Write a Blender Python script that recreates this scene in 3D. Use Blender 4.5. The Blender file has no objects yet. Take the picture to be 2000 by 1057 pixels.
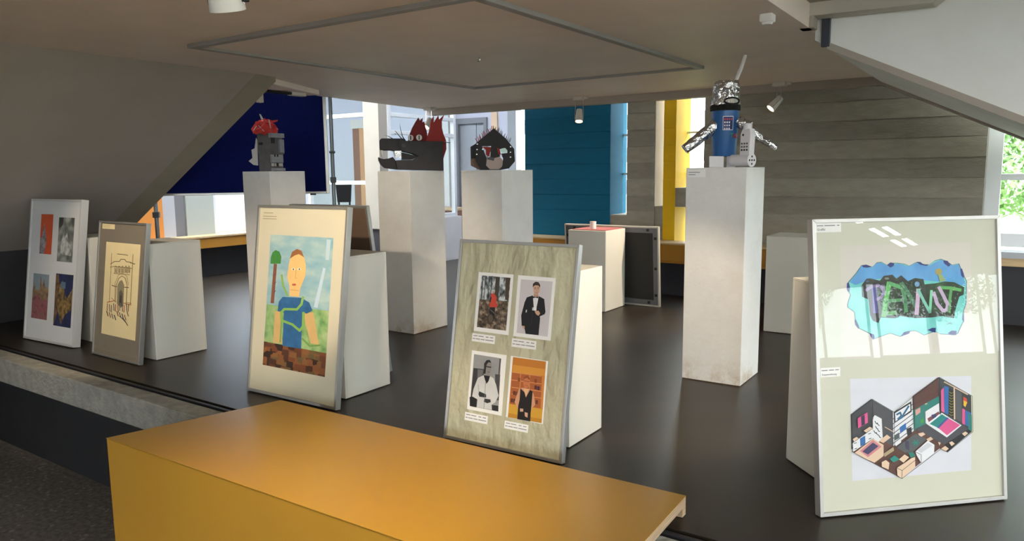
import bpy, bmesh, math, random
from mathutils import Vector, Matrix
random.seed(7)
SC = bpy.context.scene
COL = SC.collection
PI = math.pi

# ------------------------------------------------------------------ camera
YAW, PITCH, ROLL, EYE = math.radians(34.2), math.atan(190.5 / 1446.0), -0.010, 1.15
cam_d = bpy.data.cameras.new('camera')
cam_d.sensor_width = 36.0
cam_d.lens = 1446.0 / 2000.0 * 36.0
cam_d.clip_start, cam_d.clip_end = 0.05, 300
cam = bpy.data.objects.new('camera', cam_d)
COL.objects.link(cam)
cam.matrix_world = (Matrix.Translation((0, 0, EYE)) @ Matrix.Rotation(YAW, 4, 'Z')
                    @ Matrix.Rotation(PI / 2 - PITCH, 4, 'X') @ Matrix.Rotation(ROLL, 4, 'Z'))
SC.camera = cam

# ------------------------------------------------------------------ world, exposure
w = bpy.data.worlds.new('world')
SC.world = w
w.use_nodes = True
bg = w.node_tree.nodes['Background']
bg.inputs['Color'].default_value = (0.86, 0.93, 1.0, 1)
bg.inputs['Strength'].default_value = 7.0
SC.view_settings.view_transform = 'Standard'
SC.view_settings.look = 'None'
SC.view_settings.gamma = 1.0
SC.view_settings.use_curve_mapping = False
SC.view_settings.exposure = 1.03

# ------------------------------------------------------------------ materials
MATS = {}
def lin(c):
    return tuple(((v / 255) / 12.92 if v / 255 <= 0.04045 else ((v / 255 + 0.055) / 1.055) ** 2.4) for v in c)

def mat(name, rgb, rough=0.6, metal=0.0, noise=0.0, scale=6.0, bump=0.0, bscale=30.0, spec=0.5, emit=None, estr=0.0, stretch=None, coat=0.0):
    if name in MATS:
        return MATS[name]
    m = bpy.data.materials.new(name)
    m.use_nodes = True
    nt = m.node_tree
    b = nt.nodes['Principled BSDF']
    c = lin(rgb)
    b.inputs['Base Color'].default_value = (*c, 1)
    b.inputs['Roughness'].default_value = rough
    b.inputs['Metallic'].default_value = metal
    b.inputs['Specular IOR Level'].default_value = spec
    if coat:
        b.inputs['Coat Weight'].default_value = coat
    tc = nt.nodes.new('ShaderNodeTexCoord')
    src = tc.outputs['Object']
    if stretch:
        mp = nt.nodes.new('ShaderNodeMapping')
        mp.inputs['Scale'].default_value = stretch
        nt.links.new(src, mp.inputs['Vector'])
        src = mp.outputs['Vector']
    if noise:
        n = nt.nodes.new('ShaderNodeTexNoise')
        n.inputs['Scale'].default_value = scale
        n.inputs['Detail'].default_value = 6
        nt.links.new(src, n.inputs['Vector'])
        r = nt.nodes.new('ShaderNodeValToRGB')
        r.color_ramp.elements[0].position, r.color_ramp.elements[1].position = 0.3, 0.7
        r.color_ramp.elements[0].color = (*[v * (1 - noise) for v in c], 1)
        r.color_ramp.elements[1].color = (*[min(1, v * (1 + noise)) for v in c], 1)
        nt.links.new(n.outputs['Fac'], r.inputs['Fac'])
        nt.links.new(r.outputs['Color'], b.inputs['Base Color'])
    if bump:
        n2 = nt.nodes.new('ShaderNodeTexNoise')
        n2.inputs['Scale'].default_value = bscale
        n2.inputs['Detail'].default_value = 4
        nt.links.new(src, n2.inputs['Vector'])
        bp = nt.nodes.new('ShaderNodeBump')
        bp.inputs['Strength'].default_value = bump
        bp.inputs['Distance'].default_value = 0.02
        nt.links.new(n2.outputs['Fac'], bp.inputs['Height'])
        nt.links.new(bp.outputs['Normal'], b.inputs['Normal'])
    if emit:
        b.inputs['Emission Color'].default_value = (*lin(emit), 1)
        b.inputs['Emission Strength'].default_value = estr
    MATS[name] = m
    return m

def glass_mat(name, tint=(1, 1, 1), f0=0.04, rough=0.0):
    if name in MATS:
        return MATS[name]
    m = bpy.data.materials.new(name)
    m.use_nodes = True
    nt = m.node_tree
    for n in list(nt.nodes):
        nt.nodes.remove(n)
    out = nt.nodes.new('ShaderNodeOutputMaterial')
    mix = nt.nodes.new('ShaderNodeMixShader')
    tr = nt.nodes.new('ShaderNodeBsdfTransparent')
    tr.inputs['Color'].default_value = (*tint, 1)
    gl = nt.nodes.new('ShaderNodeBsdfGlossy')
    gl.inputs['Roughness'].default_value = rough
    lw = nt.nodes.new('ShaderNodeLayerWeight')
    lw.inputs['Blend'].default_value = 0.5
    pw = nt.nodes.new('ShaderNodeMath'); pw.operation = 'POWER'; pw.inputs[1].default_value = 5.0
    ma = nt.nodes.new('ShaderNodeMath'); ma.operation = 'MULTIPLY_ADD'
    ma.inputs[1].default_value, ma.inputs[2].default_value = 1 - f0, f0
    nt.links.new(lw.outputs['Facing'], pw.inputs[0])
    nt.links.new(pw.outputs[0], ma.inputs[0])
    nt.links.new(ma.outputs[0], mix.inputs['Fac'])
    nt.links.new(tr.outputs['BSDF'], mix.inputs[1])
    nt.links.new(gl.outputs['BSDF'], mix.inputs[2])
    nt.links.new(mix.outputs['Shader'], out.inputs['Surface'])
    MATS[name] = m
    return m

def ramp_mat(name, stops, scale=8.0, detail=5, rough=0.7, stretch=None, kind='noise'):
    """procedural colour field for painted / printed surfaces"""
    if name in MATS:
        return MATS[name]
    m = bpy.data.materials.new(name)
    m.use_nodes = True
    nt = m.node_tree
    b = nt.nodes['Principled BSDF']
    b.inputs['Roughness'].default_value = rough
    tc = nt.nodes.new('ShaderNodeTexCoord')
    mp = nt.nodes.new('ShaderNodeMapping')
    if stretch:
        mp.inputs['Scale'].default_value = stretch
    nt.links.new(tc.outputs['Object'], mp.inputs['Vector'])
    if kind == 'voronoi':
        n = nt.nodes.new('ShaderNodeTexVoronoi')
        n.distance = 'CHEBYCHEV'
        n.inputs['Scale'].default_value = scale
        n.inputs['Randomness'].default_value = 0.55
        sx = nt.nodes.new('ShaderNodeSeparateColor')
        nt.links.new(mp.outputs['Vector'], n.inputs['Vector'])
        nt.links.new(n.outputs['Color'], sx.inputs['Color'])
        fac = sx.outputs[0]
    else:
        n = nt.nodes.new('ShaderNodeTexNoise')
        n.inputs['Scale'].default_value = scale
        n.inputs['Detail'].default_value = detail
        nt.links.new(mp.outputs['Vector'], n.inputs['Vector'])
        fac = n.outputs['Fac']
    r = nt.nodes.new('ShaderNodeValToRGB')
    el = r.color_ramp.elements
    while len(el) < len(stops):
        el.new(0.5)
    for e, (p, c) in zip(el, stops):
        e.position = p
        e.color = (*lin(c), 1)
    nt.links.new(fac, r.inputs['Fac'])
    nt.links.new(r.outputs['Color'], b.inputs['Base Color'])
    MATS[name] = m
    return m

# ------------------------------------------------------------------ mesh helpers
class MB:
    def __init__(s):
        s.v, s.f, s.m = [], [], []
    def add(s, vs, fs, k=0):
        o = len(s.v)
        s.v += [tuple(v) for v in vs]
        s.f += [[i + o for i in f] for f in fs]
        s.m += [k] * len(fs)
        return s
    def box(s, a, b, k=0):
        (x0, y0, z0), (x1, y1, z1) = a, b
        return s.add([(x0, y0, z0), (x1, y0, z0), (x1, y1, z0), (x0, y1, z0), (x0, y0, z1), (x1, y0, z1), (x1, y1, z1), (x0, y1, z1)],
                     [(0, 3, 2, 1), (4, 5, 6, 7), (0, 1, 5, 4), (1, 2, 6, 5), (2, 3, 7, 6), (3, 0, 4, 7)], k)
    def prism(s, poly, lo, hi, axis='z', k=0):
        """extrude a 2-D polygon; axis z: (x,y), y: (x,z), x: (y,z)"""
        def p(q, t):
            return {'z': (q[0], q[1], t), 'y': (q[0], t, q[1]), 'x': (t, q[0], q[1])}[axis]
        n = len(poly)
        vs = [p(q, lo) for q in poly] + [p(q, hi) for q in poly]
        fs = [list(range(n))[::-1], list(range(n, 2 * n))] + [(i, (i + 1) % n, n + (i + 1) % n, n + i) for i in range(n)]
        return s.add(vs, fs, k)
    def lathe(s, prof, c=(0, 0, 0), n=24, axis=None, k=0, cap=True):
        """prof: (r, t) along axis from c"""
        ax = Vector(axis or (0, 0, 1)).normalized()
        u = ax.orthogonal().normalized()
        v = ax.cross(u)
        c = Vector(c)
        vs, fs = [], []
        for r, t in prof:
            for i in range(n):
                a = 2 * PI * i / n
                vs.append(c + ax * t + (u * math.cos(a) + v * math.sin(a)) * r)
        for j in range(len(prof) - 1):
            for i in range(n):
                fs.append((j * n + i, j * n + (i + 1) % n, (j + 1) * n + (i + 1) % n, (j + 1) * n + i))
        if cap:
            fs.append(list(range(n))[::-1])
            fs.append([(len(prof) - 1) * n + i for i in range(n)])
        return s.add(vs, fs, k)
    def tube(s, p, q, r, n=12, k=0, r2=None):
        p, q = Vector(p), Vector(q)
        return s.lathe([(r, 0), (r if r2 is None else r2, (q - p).length)], p, n, q - p, k)
    def poly(s, pts, k=0):
        return s.add(pts, [list(range(len(pts)))], k)
    def build(s, name, mats, parent=None, bevel=0.0, smooth=False, seg=2, loc=None, rz=0):
        me = bpy.data.meshes.new(name)
        me.from_pydata(s.v, [], s.f)
        if not isinstance(mats, (list, tuple)):
            mats = [mats]
        for m in mats:
            me.materials.append(m)
        me.polygons.foreach_set('material_index', s.m)
        bm = bmesh.new()
        bm.from_mesh(me)
        if len(s.f) > 1:
            bmesh.ops.recalc_face_normals(bm, faces=bm.faces)
        bm.to_mesh(me)
        bm.free()
        o = bpy.data.objects.new(name, me)
        COL.objects.link(o)
        if parent:
            o.parent = parent
        if loc:
            o.location = loc
        o.rotation_euler.z = rz
        if bevel:
            b = o.modifiers.new('bevel', 'BEVEL')
            b.width, b.segments, b.limit_method = bevel, seg, 'ANGLE'
        if smooth:
            for pl in me.polygons:
                pl.use_smooth = True
            e = o.modifiers.new('edges', 'EDGE_SPLIT')
            e.split_angle = math.radians(40)
        return o

def tag(o, label=None, cat=None, group=None, kind=None):
    if label: o['label'] = label
    if cat: o['category'] = cat
    if group: o['group'] = group
    if kind: o['kind'] = kind
    return o
def empty(name, loc=(0, 0, 0), rz=0.0):
    o = bpy.data.objects.new(name, None)
    o.empty_display_size = 0.1
    COL.objects.link(o)
    o.location = loc
    o.rotation_euler.z = rz
    return o
def struct(o, label=None):
    o['kind'] = 'structure'
    if label: o['label'] = label
    return o
def copy_tree(o, parent=None):
    c = o.copy()
    COL.objects.link(c)
    c.parent = parent
    for ch in list(o.children):
        copy_tree(ch, c)
    return c
def text_mesh(name, body, size, m, parent, loc, extr=0.0004, align='LEFT', rot=None):
    cu = bpy.data.curves.new(name, 'FONT')
    cu.body, cu.size, cu.extrude, cu.align_x = body, size, extr, align
    cu.resolution_u = 2
    t = bpy.data.objects.new(name, cu)
    COL.objects.link(t)
    me = bpy.data.meshes.new_from_object(t.evaluated_get(bpy.context.evaluated_depsgraph_get()))
    bpy.data.objects.remove(t)
    me.name = name
    me.materials.clear()
    me.materials.append(m)
    o = bpy.data.objects.new(name, me)
    COL.objects.link(o)
    o.parent = parent
    o.location = loc
    if rot: o.rotation_euler = rot
    return o

# palette
M_floor = mat('dark_linoleum', (46, 39, 32), 0.38, noise=0.28, scale=2.2, bump=0.05, bscale=3, spec=0.38)
M_terr = mat('terrazzo', (104, 98, 94), 0.5, noise=0.5, scale=40)
M_ceil = mat('ceiling_paint', (232, 216, 204), 0.6, noise=0.05, scale=3, bump=0.12, bscale=14)
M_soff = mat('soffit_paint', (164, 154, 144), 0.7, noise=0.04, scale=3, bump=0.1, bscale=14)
M_white = mat('white_paint', (226, 223, 219), 0.55, noise=0.03, scale=5, bump=0.05, bscale=60)
M_box = mat('white_laminate', (222, 218, 208), 0.5, noise=0.02, scale=4)
M_conc = mat('concrete', (150, 144, 130), 0.8, noise=0.10, scale=9, bump=0.25, bscale=40, stretch=(1, 1, 3))
M_concb = mat('concrete_band', (138, 132, 120), 0.8, noise=0.10, scale=9, bump=0.25, bscale=40, stretch=(1, 1, 3))
M_nose = mat('concrete_nosing', (154, 151, 143), 0.85, noise=0.2, scale=14, bump=0.5, bscale=50)
M_black = mat('black_paint', (34, 34, 38), 0.6, noise=0.2, scale=6)
M_dark = mat('dark_plinth', (44, 44, 50), 0.6, noise=0.15, scale=5)
M_teal = mat('teal_paint', (0, 92, 124), 0.75, spec=0.25, noise=0.06, scale=6, stretch=(1, 1, 5))
M_yell = mat('yellow_paint', (222, 176, 14), 0.7, spec=0.3, noise=0.05, scale=6)
M_bench = mat('yellow_bench_laminate', (186, 138, 46), 0.34, noise=0.04, scale=2, bump=0.02, bscale=80)
M_benchw = mat('yellow_cabinet', (176, 122, 40), 0.45, noise=0.04, scale=3)
M_wood = mat('pale_wood', (206, 178, 136), 0.5, noise=0.12, scale=5, stretch=(1, 12, 12))
M_ply = mat('plywood_edge', (168, 142, 116), 0.7, noise=0.35, scale=6, stretch=(1, 1, 60))
M_orange = mat('orange_veneer', (206, 134, 62), 0.5, noise=0.06, scale=3)
M_brownp = mat('brown_veneer', (150, 104, 84), 0.6, noise=0.06, scale=3)
M_steel = mat('steel_door', (168, 172, 178), 0.45, 0.3, noise=0.06, scale=3)
M_alu = mat('aluminium', (176, 174, 170), 0.38, 0.75, noise=0.03, scale=8)
M_chrome = mat('chrome', (220, 222, 226), 0.12, 1.0)
M_blk = mat('black_plastic', (22, 22, 24), 0.45, noise=0.1)
M_frame_w = mat('window_frame_white', (222, 224, 226), 0.45, noise=0.03)
M_win = glass_mat('window_glass', (0.97, 0.99, 0.98))
M_pic = glass_mat('picture_glass', (1, 1, 1), 0.035)
M_paper = mat('paper_white', (240, 238, 234), 0.8, noise=0.02)
M_ink = mat('ink_grey', (96, 92, 100), 0.8)

# ================================================================== the setting
ZC = 1.83
# --- floors
mb = MB(); mb.box((-7.75, 2.17, -0.2), (16, 6.6, 0)); mb.box((-9.2, 6.4, -0.2), (-4.2, 10.2, -0.001))
struct(mb.build('floor', M_floor), 'dark brown grey linoleum floor of the raised exhibition platform')
mb = MB(); mb.box((-12, -7, -0.75), (16.2, 2.1, -0.6))
struct(mb.build('floor_lower', M_terr), 'speckled terrazzo floor below the platform step')
# platform edge: concrete nosing, grooves, dark riser
mb = MB(); mb.box((-9, 2.0, -0.165), (14, 2.115, -0.003))
trim = struct(mb.build('trim_1', M_nose, bevel=0.008), 'pale concrete nosing along the platform edge')
mb = MB(); mb.box((-9, 2.115, -0.165), (14, 2.172, -0.014)); mb.build('groove', M_black, trim)
mb = MB(); mb.box((-9, 2.133, -0.165), (14, 2.15, -0.002)); mb.build('rail_strip', M_dark, trim)
mb = MB(); mb.box((-9, 2.03, -0.6), (14, 2.17, -0.165))
struct(mb.build('wall_step', M_black), 'black painted riser under the platform nosing')
# terrazzo chips that can be seen on the lower floor
chip = MB(); chip.prism([(0.0, 0.0), (0.02, 0.004), (0.026, 0.014), (0.008, 0.018)], 0, 0.0012)
M_chip = mat('terrazzo_chip', (150, 144, 138), 0.5)
fl = bpy.data.objects['floor_lower']
chips = MB()
for i in range(900):
    x, y = random.uniform(-6.5, -2.0), random.uniform(0.9, 1.99)
    a, s_ = random.uniform(0, 6.28), random.uniform(0.35, 1.1)
    ca, sa = math.cos(a) * s_, math.sin(a) * s_
    chips.poly([(x + px * ca - py * sa, y + px * sa + py * ca, -0.5994) for px, py in ((0, 0), (0.02, 0.004), (0.026, 0.014), (0.008, 0.018))])
ch = chips.build('stone_chips', M_chip, fl); ch['kind'] = 'stuff'

# --- flat ceiling under the stairs
mb = MB()
mb.prism([(-4.3, 0.9), (-0.88, 0.9), (-0.88, 6.15), (-5.26, 6.15), (-5.08, 4.5), (-4.9, 4.15), (-4.62, 3.5), (-4.3, 3.28)], ZC, ZC + 0.2)
ceil = struct(mb.build('ceiling', M_ceil), 'low flat painted ceiling with a rectangular moulding')
# rectangular moulding
M_mould = mat('moulding_grey', (150, 146, 142), 0.55)
x0, x1, y0, y1, t = -3.62, -1.74, 2.34, 4.82, 0.045
for k, (a, b) in enumerate((((x0, y0), (x1, y0 + t)), ((x0, y1 - t), (x1, y1)), ((x0, y0 + t), (x0 + t, y1 - t)), ((x1 - t, y0 + t), (x1, y1 - t)))):
    mb = MB(); mb.box((a[0], a[1], ZC - 0.02), (b[0], b[1], ZC + 0.01)); mb.build('moulding', M_mould, ceil, bevel=0.004)
mb = MB(); mb.box((x0 + t, y0 + t, ZC - 0.006), (x1 - t, y1 - t, ZC + 0.01)); mb.build('ceiling_panel', M_ceil, ceil)
# far fascia beam and its sloping continuation
mb = MB(); mb.box((-5.26, 6.152, 1.768), (-0.88, 6.26, 2.05))
struct(mb.build('trim_2', M_soff), 'grey downstand beam along the far ceiling edge')
mb = MB(); mb.prism([(-0.88, 1.768), (0.5, 1.101), (0.5, 1.31), (-0.88, 2.0)], 6.152, 6.26, 'y')
struct(mb.build('trim_3', M_soff), 'sloping grey beam running down to the right')
# corner block with cable slot where soffit and ceiling meet
mb = MB(); mb.prism([(-4.38, 3.46), (-4.63, 3.5), (-4.9, 4.15), (-4.72, 4.2)], 1.79, 1.835)
blk = struct(mb.build('trim_4', M_ceil, bevel=0.006), 'cream block under the ceiling corner')
# left sloping soffit with bevelled end
SL = 0.541
def zs(X): return 1.831 + SL * (X + 4.33)
XE = -6.66
mb = MB()
mb.add([(-4.3, -2.5, zs(-4.33)), (-4.3, 3.28, zs(-4.33)), (XE, 3.28, zs(XE)), (XE, -2.5, zs(XE)),
        (-4.3, -2.5, 3.2), (-4.3, 3.28, 3.2), (XE, 3.28, 3.2), (XE, -2.5, 3.2)],
       [(0, 1, 2, 3), (4, 7, 6, 5), (0, 4, 5, 1), (1, 5, 6, 2), (2, 6, 7, 3), (3, 7, 4, 0)])
struct(mb.build('wall_soffit', M_soff), 'sloping grey underside of the left stair')
mb = MB()
mb.add([(-4.3, 3.28, zs(-4.33)), (-4.34, 3.47, zs(-4.33) - 0.03), (XE, 3.47, zs(XE) - 0.03), (XE, 3.28, zs(XE)),
        (-4.3, 3.28, 3.2), (-4.34, 3.47, 3.2), (XE, 3.47, 3.2), (XE, 3.28, 3.2)],
       [(0, 1, 2, 3), (4, 7, 6, 5), (0, 4, 5, 1), (1, 5, 6, 2), (2, 6, 7, 3), (3, 7, 4, 0)])
struct(mb.build('trim_5', mat('stringer_paint', (150, 140, 122), 0.65, noise=0.05), ), 'beige edge beam at the end of the sloping soffit')
mb = MB(); mb.box((XE - 0.2, -2.5, -0.6), (XE, 3.45, zs(XE) + 0.1))
struct(mb.build('wall_dark', M_black), 'black upright wall closing the soffit at the floor')
# right stair: vertical white side with sloping lower edge
def zr(X): return 1.79 - 0.488 * (X + 0.88)
mb = MB(); mb.prism([(-0.88, zr(-0.88)), (0.5, zr(0.5)), (0.5, 3.2), (-0.88, 3.2)], 4.0, 6.15, 'y')
mb2 = mb.build('wall_stair', mat('stair_side_paint', (230, 230, 226), 0.6, noise=0.04, scale=4, bump=0.05), )
struct(mb2, 'pale stair side wall with a sloping lower edge')
mb = MB(); mb.prism([(-0.82, zr(-0.82) - 0.02), (0.5, zr(0.5) - 0.02), (0.5, zr(0.5) + 0.015), (-0.82, zr(-0.82) + 0.015)], 3.985, 4.0, 'y')
mb.build('edge_strip', M_soff, mb2)
mb = MB(); mb.box((-0.845, 3.97, 1.752), (-0.808, 4.0, 1.9)); mb.build('steel_bracket', mat('blue_steel', (52, 56, 68), 0.5), mb2)
# overhead landing slab with beam
mb = MB(); mb.box((-0.98, 1.1, 1.945), (2.2, 3.86, 2.15))
lnd = struct(mb.build('ceiling_landing', M_soff), 'underside of the upper landing at the top right')
mb = MB(); mb.prism([(-1.0, 1.945), (-0.985, 1.885), (-0.36, 1.878), (-0.26, 1.95), (2.2, 1.95), (2.2, 2.0), (-1.0, 2.0)], 3.86, 3.98, 'y')
mb.build('beam', mat('beam_paint', (186, 180, 168), 0.6, noise=0.04), lnd, bevel=0.005)
mb = MB(); mb.box((-1.02, 1.1, 1.93), (-0.98, 3.86, 2.15)); mb.build('edge_strip', M_soff, lnd)
mb = MB(); mb.box((-0.93, 3.86, 1.83), (-0.86, 3.95, 1.885)); mb.build('conduit_box', M_soff, lnd, bevel=0.004)
# roof of the hall
mb = MB(); mb.box((-5.26, -7.2, 3.2), (16.2, 6.8, 3.4)); mb.box((-12, -7.2, 3.2), (-5.26, 3.47, 3.4))
struct(mb.build('ceiling_hall', mat('hall_ceiling_paint', (214, 212, 206), 0.7)), 'ceiling of the hall behind')

mb = MB()
mb.box((-12.2, 7.15, 3.4), (-4.1, 10.3, 3.5)); mb.box((-8, 5.5, 3.4), (-5.26, 6.6, 3.5))  # added out-of-view roofs; their gaps, and the open left bay, set the skylight
struct(mb.build('ceiling_light_block', M_white), 'added unseen roof limiting the skylight over the room beyond')
# --- back wall (Y = 6.5) with coloured piers and slit windows
WY, WG, WB = 6.5, 6.77, 6.86
ZB = 0.30
def pier(name, xa, xb, m, label, z0=ZB, z1=3.2):
    mb = MB(); mb.box((xa, WY, z0), (xb, WB, z1))
    return struct(mb.build(name, m), label)
p_teal = pier('wall_back_teal', -4.24, -3.259, M_teal, 'dark teal painted pier of the back wall')
p_g1 = pier('wall_back_grey', -3.082, -2.80, M_conc, 'narrow grey concrete pier between slit windows')
p_y = pier('wall_back_yellow', -2.715, -2.597, M_yell, 'narrow ochre yellow pier of the back wall')
p_g2 = pier('wall_back_concrete', -2.331, -0.2, M_conc, 'wide board marked grey concrete wall')
# painted white reveal on the grey pier
mb = MB(); mb.box((-2.80, WY + 0.001, 0.828), (-2.795, WG, 3.2)); mb.build('reveal_panel', M_white, p_g1)
# teal and yellow slits below their sills
def filler(xa, xb, z0, z1, m, par):
    mb = MB(); mb.box((xa, WY + 0.004, z0), (xb, WB, z1)); return mb.build('sill_wall', m, par)
filler(-3.259, -3.082, ZB, 0.739, M_conc, p_g1)
filler(-2.795, -2.715, ZB, 0.828, M_conc, p_g1)
filler(-2.597, -2.331, 0.827, 1.0, M_conc, p_y)
# board marked courses
crs = [0.78 + 0.152 * i for i in range(8)]
for i, z in enumerate(crs):
    d = (0.006, 0.012)[i % 2]
    mb = MB(); mb.box((-2.331, WY - d, z), (-0.2, WY, z + 0.146)); mb.build('board_course', M_conc if i % 2 else M_concb, p_g2, bevel=0.002)
    mb = MB(); mb.box((-3.082, WY - d, z), (-2.80, WY, z + 0.146)); mb.build('board_course', M_conc if i % 2 else M_concb, p_g1, bevel=0.002)
for i, z in enumerate(crs):
    d = (0.003, 0.006)[i % 2]
    mb = MB(); mb.box((-4.24, WY - d, z), (-3.2592, WY, z + 0.149)); mb.build('board_course', M_teal, p_teal, bevel=0.002)
    mb = MB(); mb.box((-2.715, WY - d, z), (-2.5972, WY, z + 0.149)); mb.build('board_course', M_yell, p_y, bevel=0.002)
# slit glazing
for n, (xa, xb, z0, z1) in enumerate(((-3.259, -3.082, 0.739, 3.1), (-2.795, -2.715, 0.828, 3.1), (-2.597, -2.331, 1.0, 3.1), (-2.597, -2.331, 0.53, 0.827)), 1):
    mb = MB(); mb.box((xa, WG, z0), (xb, WG + 0.006, z1))
    wn = struct(mb.build('window_%d' % n, M_win), 'narrow slit window pane')
    for zt in (1.12, 1.5):
        if z0 < zt < z1:
            mb = MB(); mb.box((xa, WG + 0.006, zt), (xb, WG + 0.03, zt + 0.02)); mb.build('transom', M_frame_w, wn)
# lower plinth of the back wall
mb = MB(); mb.box((-4.24, WY + 0.01, 0), (14, WB, ZB)); mb.box((-0.2, WY + 0.01, ZB), (14, WB, 0.5))
struct(mb.build('wall_plinth', M_dark), 'dark plinth wall below the benches and window sill')
# window band on the right of the wall
def window(name, label, xa, xb, z0, z1, Y, trans=(), fw=0.055, mull=(), glass=True, ax='y'):
    """framed window in plane Y (ax y) or X (ax x)"""
    e = empty(name, (xa, Y, z0) if ax == 'y' else (Y, xa, z0))
    L, Hh = xb - xa, z1 - z0
    def bx(a0, a1, b0, b1, d0=-0.03, d1=0.03):
        m = MB()
        if ax == 'y': m.box((a0, d0, b0), (a1, d1, b1))
        else: m.box((d0, a0, b0), (d1, a1, b1))
        return m
    bx(0, fw, 0, Hh).build('frame_stile', M_frame_w, e, bevel=0.004)
    bx(L - fw, L, 0, Hh).build('frame_stile', M_frame_w, e, bevel=0.004)
    bx(fw, L - fw, 0, fw).build('frame_rail', M_frame_w, e, bevel=0.004)
    bx(fw, L - fw, Hh - fw, Hh).build('frame_rail', M_frame_w, e, bevel=0.004)
    us = [fw] + [m_ - xa for m_ in mull] + [L - fw]
    for m_ in mull:
        bx(m_ - xa - fw / 2, m_ - xa + fw / 2, fw, Hh - fw).build('mullion', M_frame_w, e, bevel=0.004)
    for t_ in trans:
        bx(fw, L - fw, t_ - z0 - 0.024, t_ - z0 + 0.024, -0.025, 0.025).build('transom', M_frame_w, e, bevel=0.004)
    zz = [fw] + [t_ - z0 for t_ in trans] + [Hh - fw]
    if glass:
        for i in range(len(us) - 1):
            for j in range(len(zz) - 1):
                bx(us[i], us[i + 1], zz[j], zz[j + 1], -0.002, 0.002).build('pane', M_win, e)
    struct(e, label)
    return e
window('window_5', 'white framed window with greenery beside the concrete wall', -0.2, 1.2, 0.57, 3.1, 6.62, trans=(1.085,), fw=0.1)
for n in range(6):
    xa = 1.3 + n * 2.1
    window('window_%d' % (6 + n), 'tall hall window right of the exhibition', xa, xa + 2.0, 0.57, 3.1, 6.62, trans=(1.085,), mull=(xa + 1.0,))
mb = MB(); mb.box((-0.2, 6.43, 0.5), (14, 6.7, 0.545))
sill = struct(mb.build('trim_6', mat('sill_grey', (178, 182, 190), 0.4)), 'pale window sill board')
mb = MB(); mb.box((-0.2, 6.45, 0.44), (14, 6.5, 0.5)); mb.build('sill_batten', M_wood, sill)
mb = MB(); mb.box((1.2, 6.5, 0.5), (1.3, 6.7, 3.2)); mb.box((13.9, 6.5, 0.5), (16.2, 6.7, 3.2))
for n in range(6): mb.box((3.3 + 2.1 * n, 6.5, 0.5), (3.4 + 2.1 * n, 6.7, 3.2))
struct(mb.build('wall_back_posts', M_white), 'white posts between hall windows')
# end facade (X = 14) and rear wall, seen only as reflections
for n in range(6):
    ya = -6.9 + n * 2.25
    window('window_%d' % (12 + n), 'large garden window at the end of the hall', ya, ya + 2.1, 0.1, 1.85, 16.0, mull=(ya + 1.05,), ax='x')
mb = MB(); mb.box((15.9, -7, -0.6), (16.2, 6.8, 0.1)); mb.box((15.9, -7, 1.85), (16.2, 6.8, 3.2))
struct(mb.build('wall_right', M_white), 'end wall of the hall')
mb = MB()
mb.box((-12, -7.2, -0.6), (16.2, -7.0, 0.3)); mb.box((-12, -7.2, 2.6), (16.2, -7.0, 3.2))
mb.box((-12, -7.2, 0.3), (-9, -7.0, 2.6)); mb.box((-7.6, -7.2, 0.3), (2.0, -7.0, 2.6)); mb.box((5.0, -7.2, 0.3), (8.0, -7.0, 2.6)); mb.box((11.0, -7.2, 0.3), (16.2, -7.0, 2.6))
struct(mb.build('wall_rear', M_white), 'rear wall of the hall with window openings')
mb = MB(); mb.box((-12.2, -7.2, -0.6), (-12, 3.5, 1.2)); mb.box((-12.2, -7.2, 2.9), (-12, 3.5, 3.2)); mb.box((-12.2, -7.2, 1.2), (-12, -5.5, 2.9)); mb.box((-12.2, -4, 1.2), (-12, 3.5, 2.9))
struct(mb.build('wall_left_hall', M_white), 'far left wall of the hall')

# --- left wall (X = -7.65) beyond the soffit
mb = MB(); mb.box((-7.95, 3.3, 0), (-7.66, 6.6, 0.33))
wl = struct(mb.build('wall_left', M_black), 'dark low wall under the left bench')
mb = MB(); mb.box((-7.95, 3.3, 0.46), (-7.70, 4.56, 3.2)); mb.build('veneer_panel', M_orange, wl)
mb = MB(); mb.box((-7.9, 4.565, 0.46), (-7.72, 4.715, 3.2)); mb.build('white_panel', mat('panel_white', (176, 178, 184), 0.6), wl)
mb = MB(); mb.box((-7.9, 4.72, 0.46), (-7.74, 4.845, 3.2)); mb.build('grey_post', mat('post_grey', (118, 118, 122), 0.6), wl)
mb = MB(); mb.box((-7.9, 4.85, 0.46), (-7.72, 5.2, 3.2)); mb.build('white_panel', mat('panel_pale', (170, 176, 170), 0.6), wl)
window('window_18', 'tall bright window above the left bench', 5.2, 6.44, 0.46, 3.1, -7.78, trans=(1.05,), ax='x')
# --- window facing us left of the cream column (Y = 6.5)
window('window_19', 'white framed window with two transoms left of the cream column', -7.6, -6.52, 0.58, 3.1, 6.53, trans=(1.05, 1.865), fw=0.04)
mb = MB(); mb.box((-7.7, 6.48, 0.49), (-6.3, 6.62, 0.58)); mb.build('trim_7', M_frame_w); struct(bpy.data.objects['trim_7'], 'white sill under the corner windows')
mb = MB(); mb.box((-7.7, 6.5, 0.0), (-6.3, 6.62, 0.49)); struct(mb.build('wall_corner', M_dark), 'dark wall below the corner windows')
mb = MB(); mb.box((-6.52, 6.46, 0.5), (-6.27, 6.6, 3.2)); struct(mb.build('trim_8', mat('cream_column', (170, 162, 150), 0.6, noise=0.03)), 'cream painted square column at the window corner')
window('window_20', 'side window receding behind the cream column', 6.6, 7.9, 0.58, 3.1, -6.28, trans=(1.65, 1.86), fw=0.05, ax='x')
mb = MB(); mb.box((-6.34, 6.6, 0), (-6.22, 7.95, 0.58)); struct(mb.build('wall_side', M_white), 'low wall under the receding side window')
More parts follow.
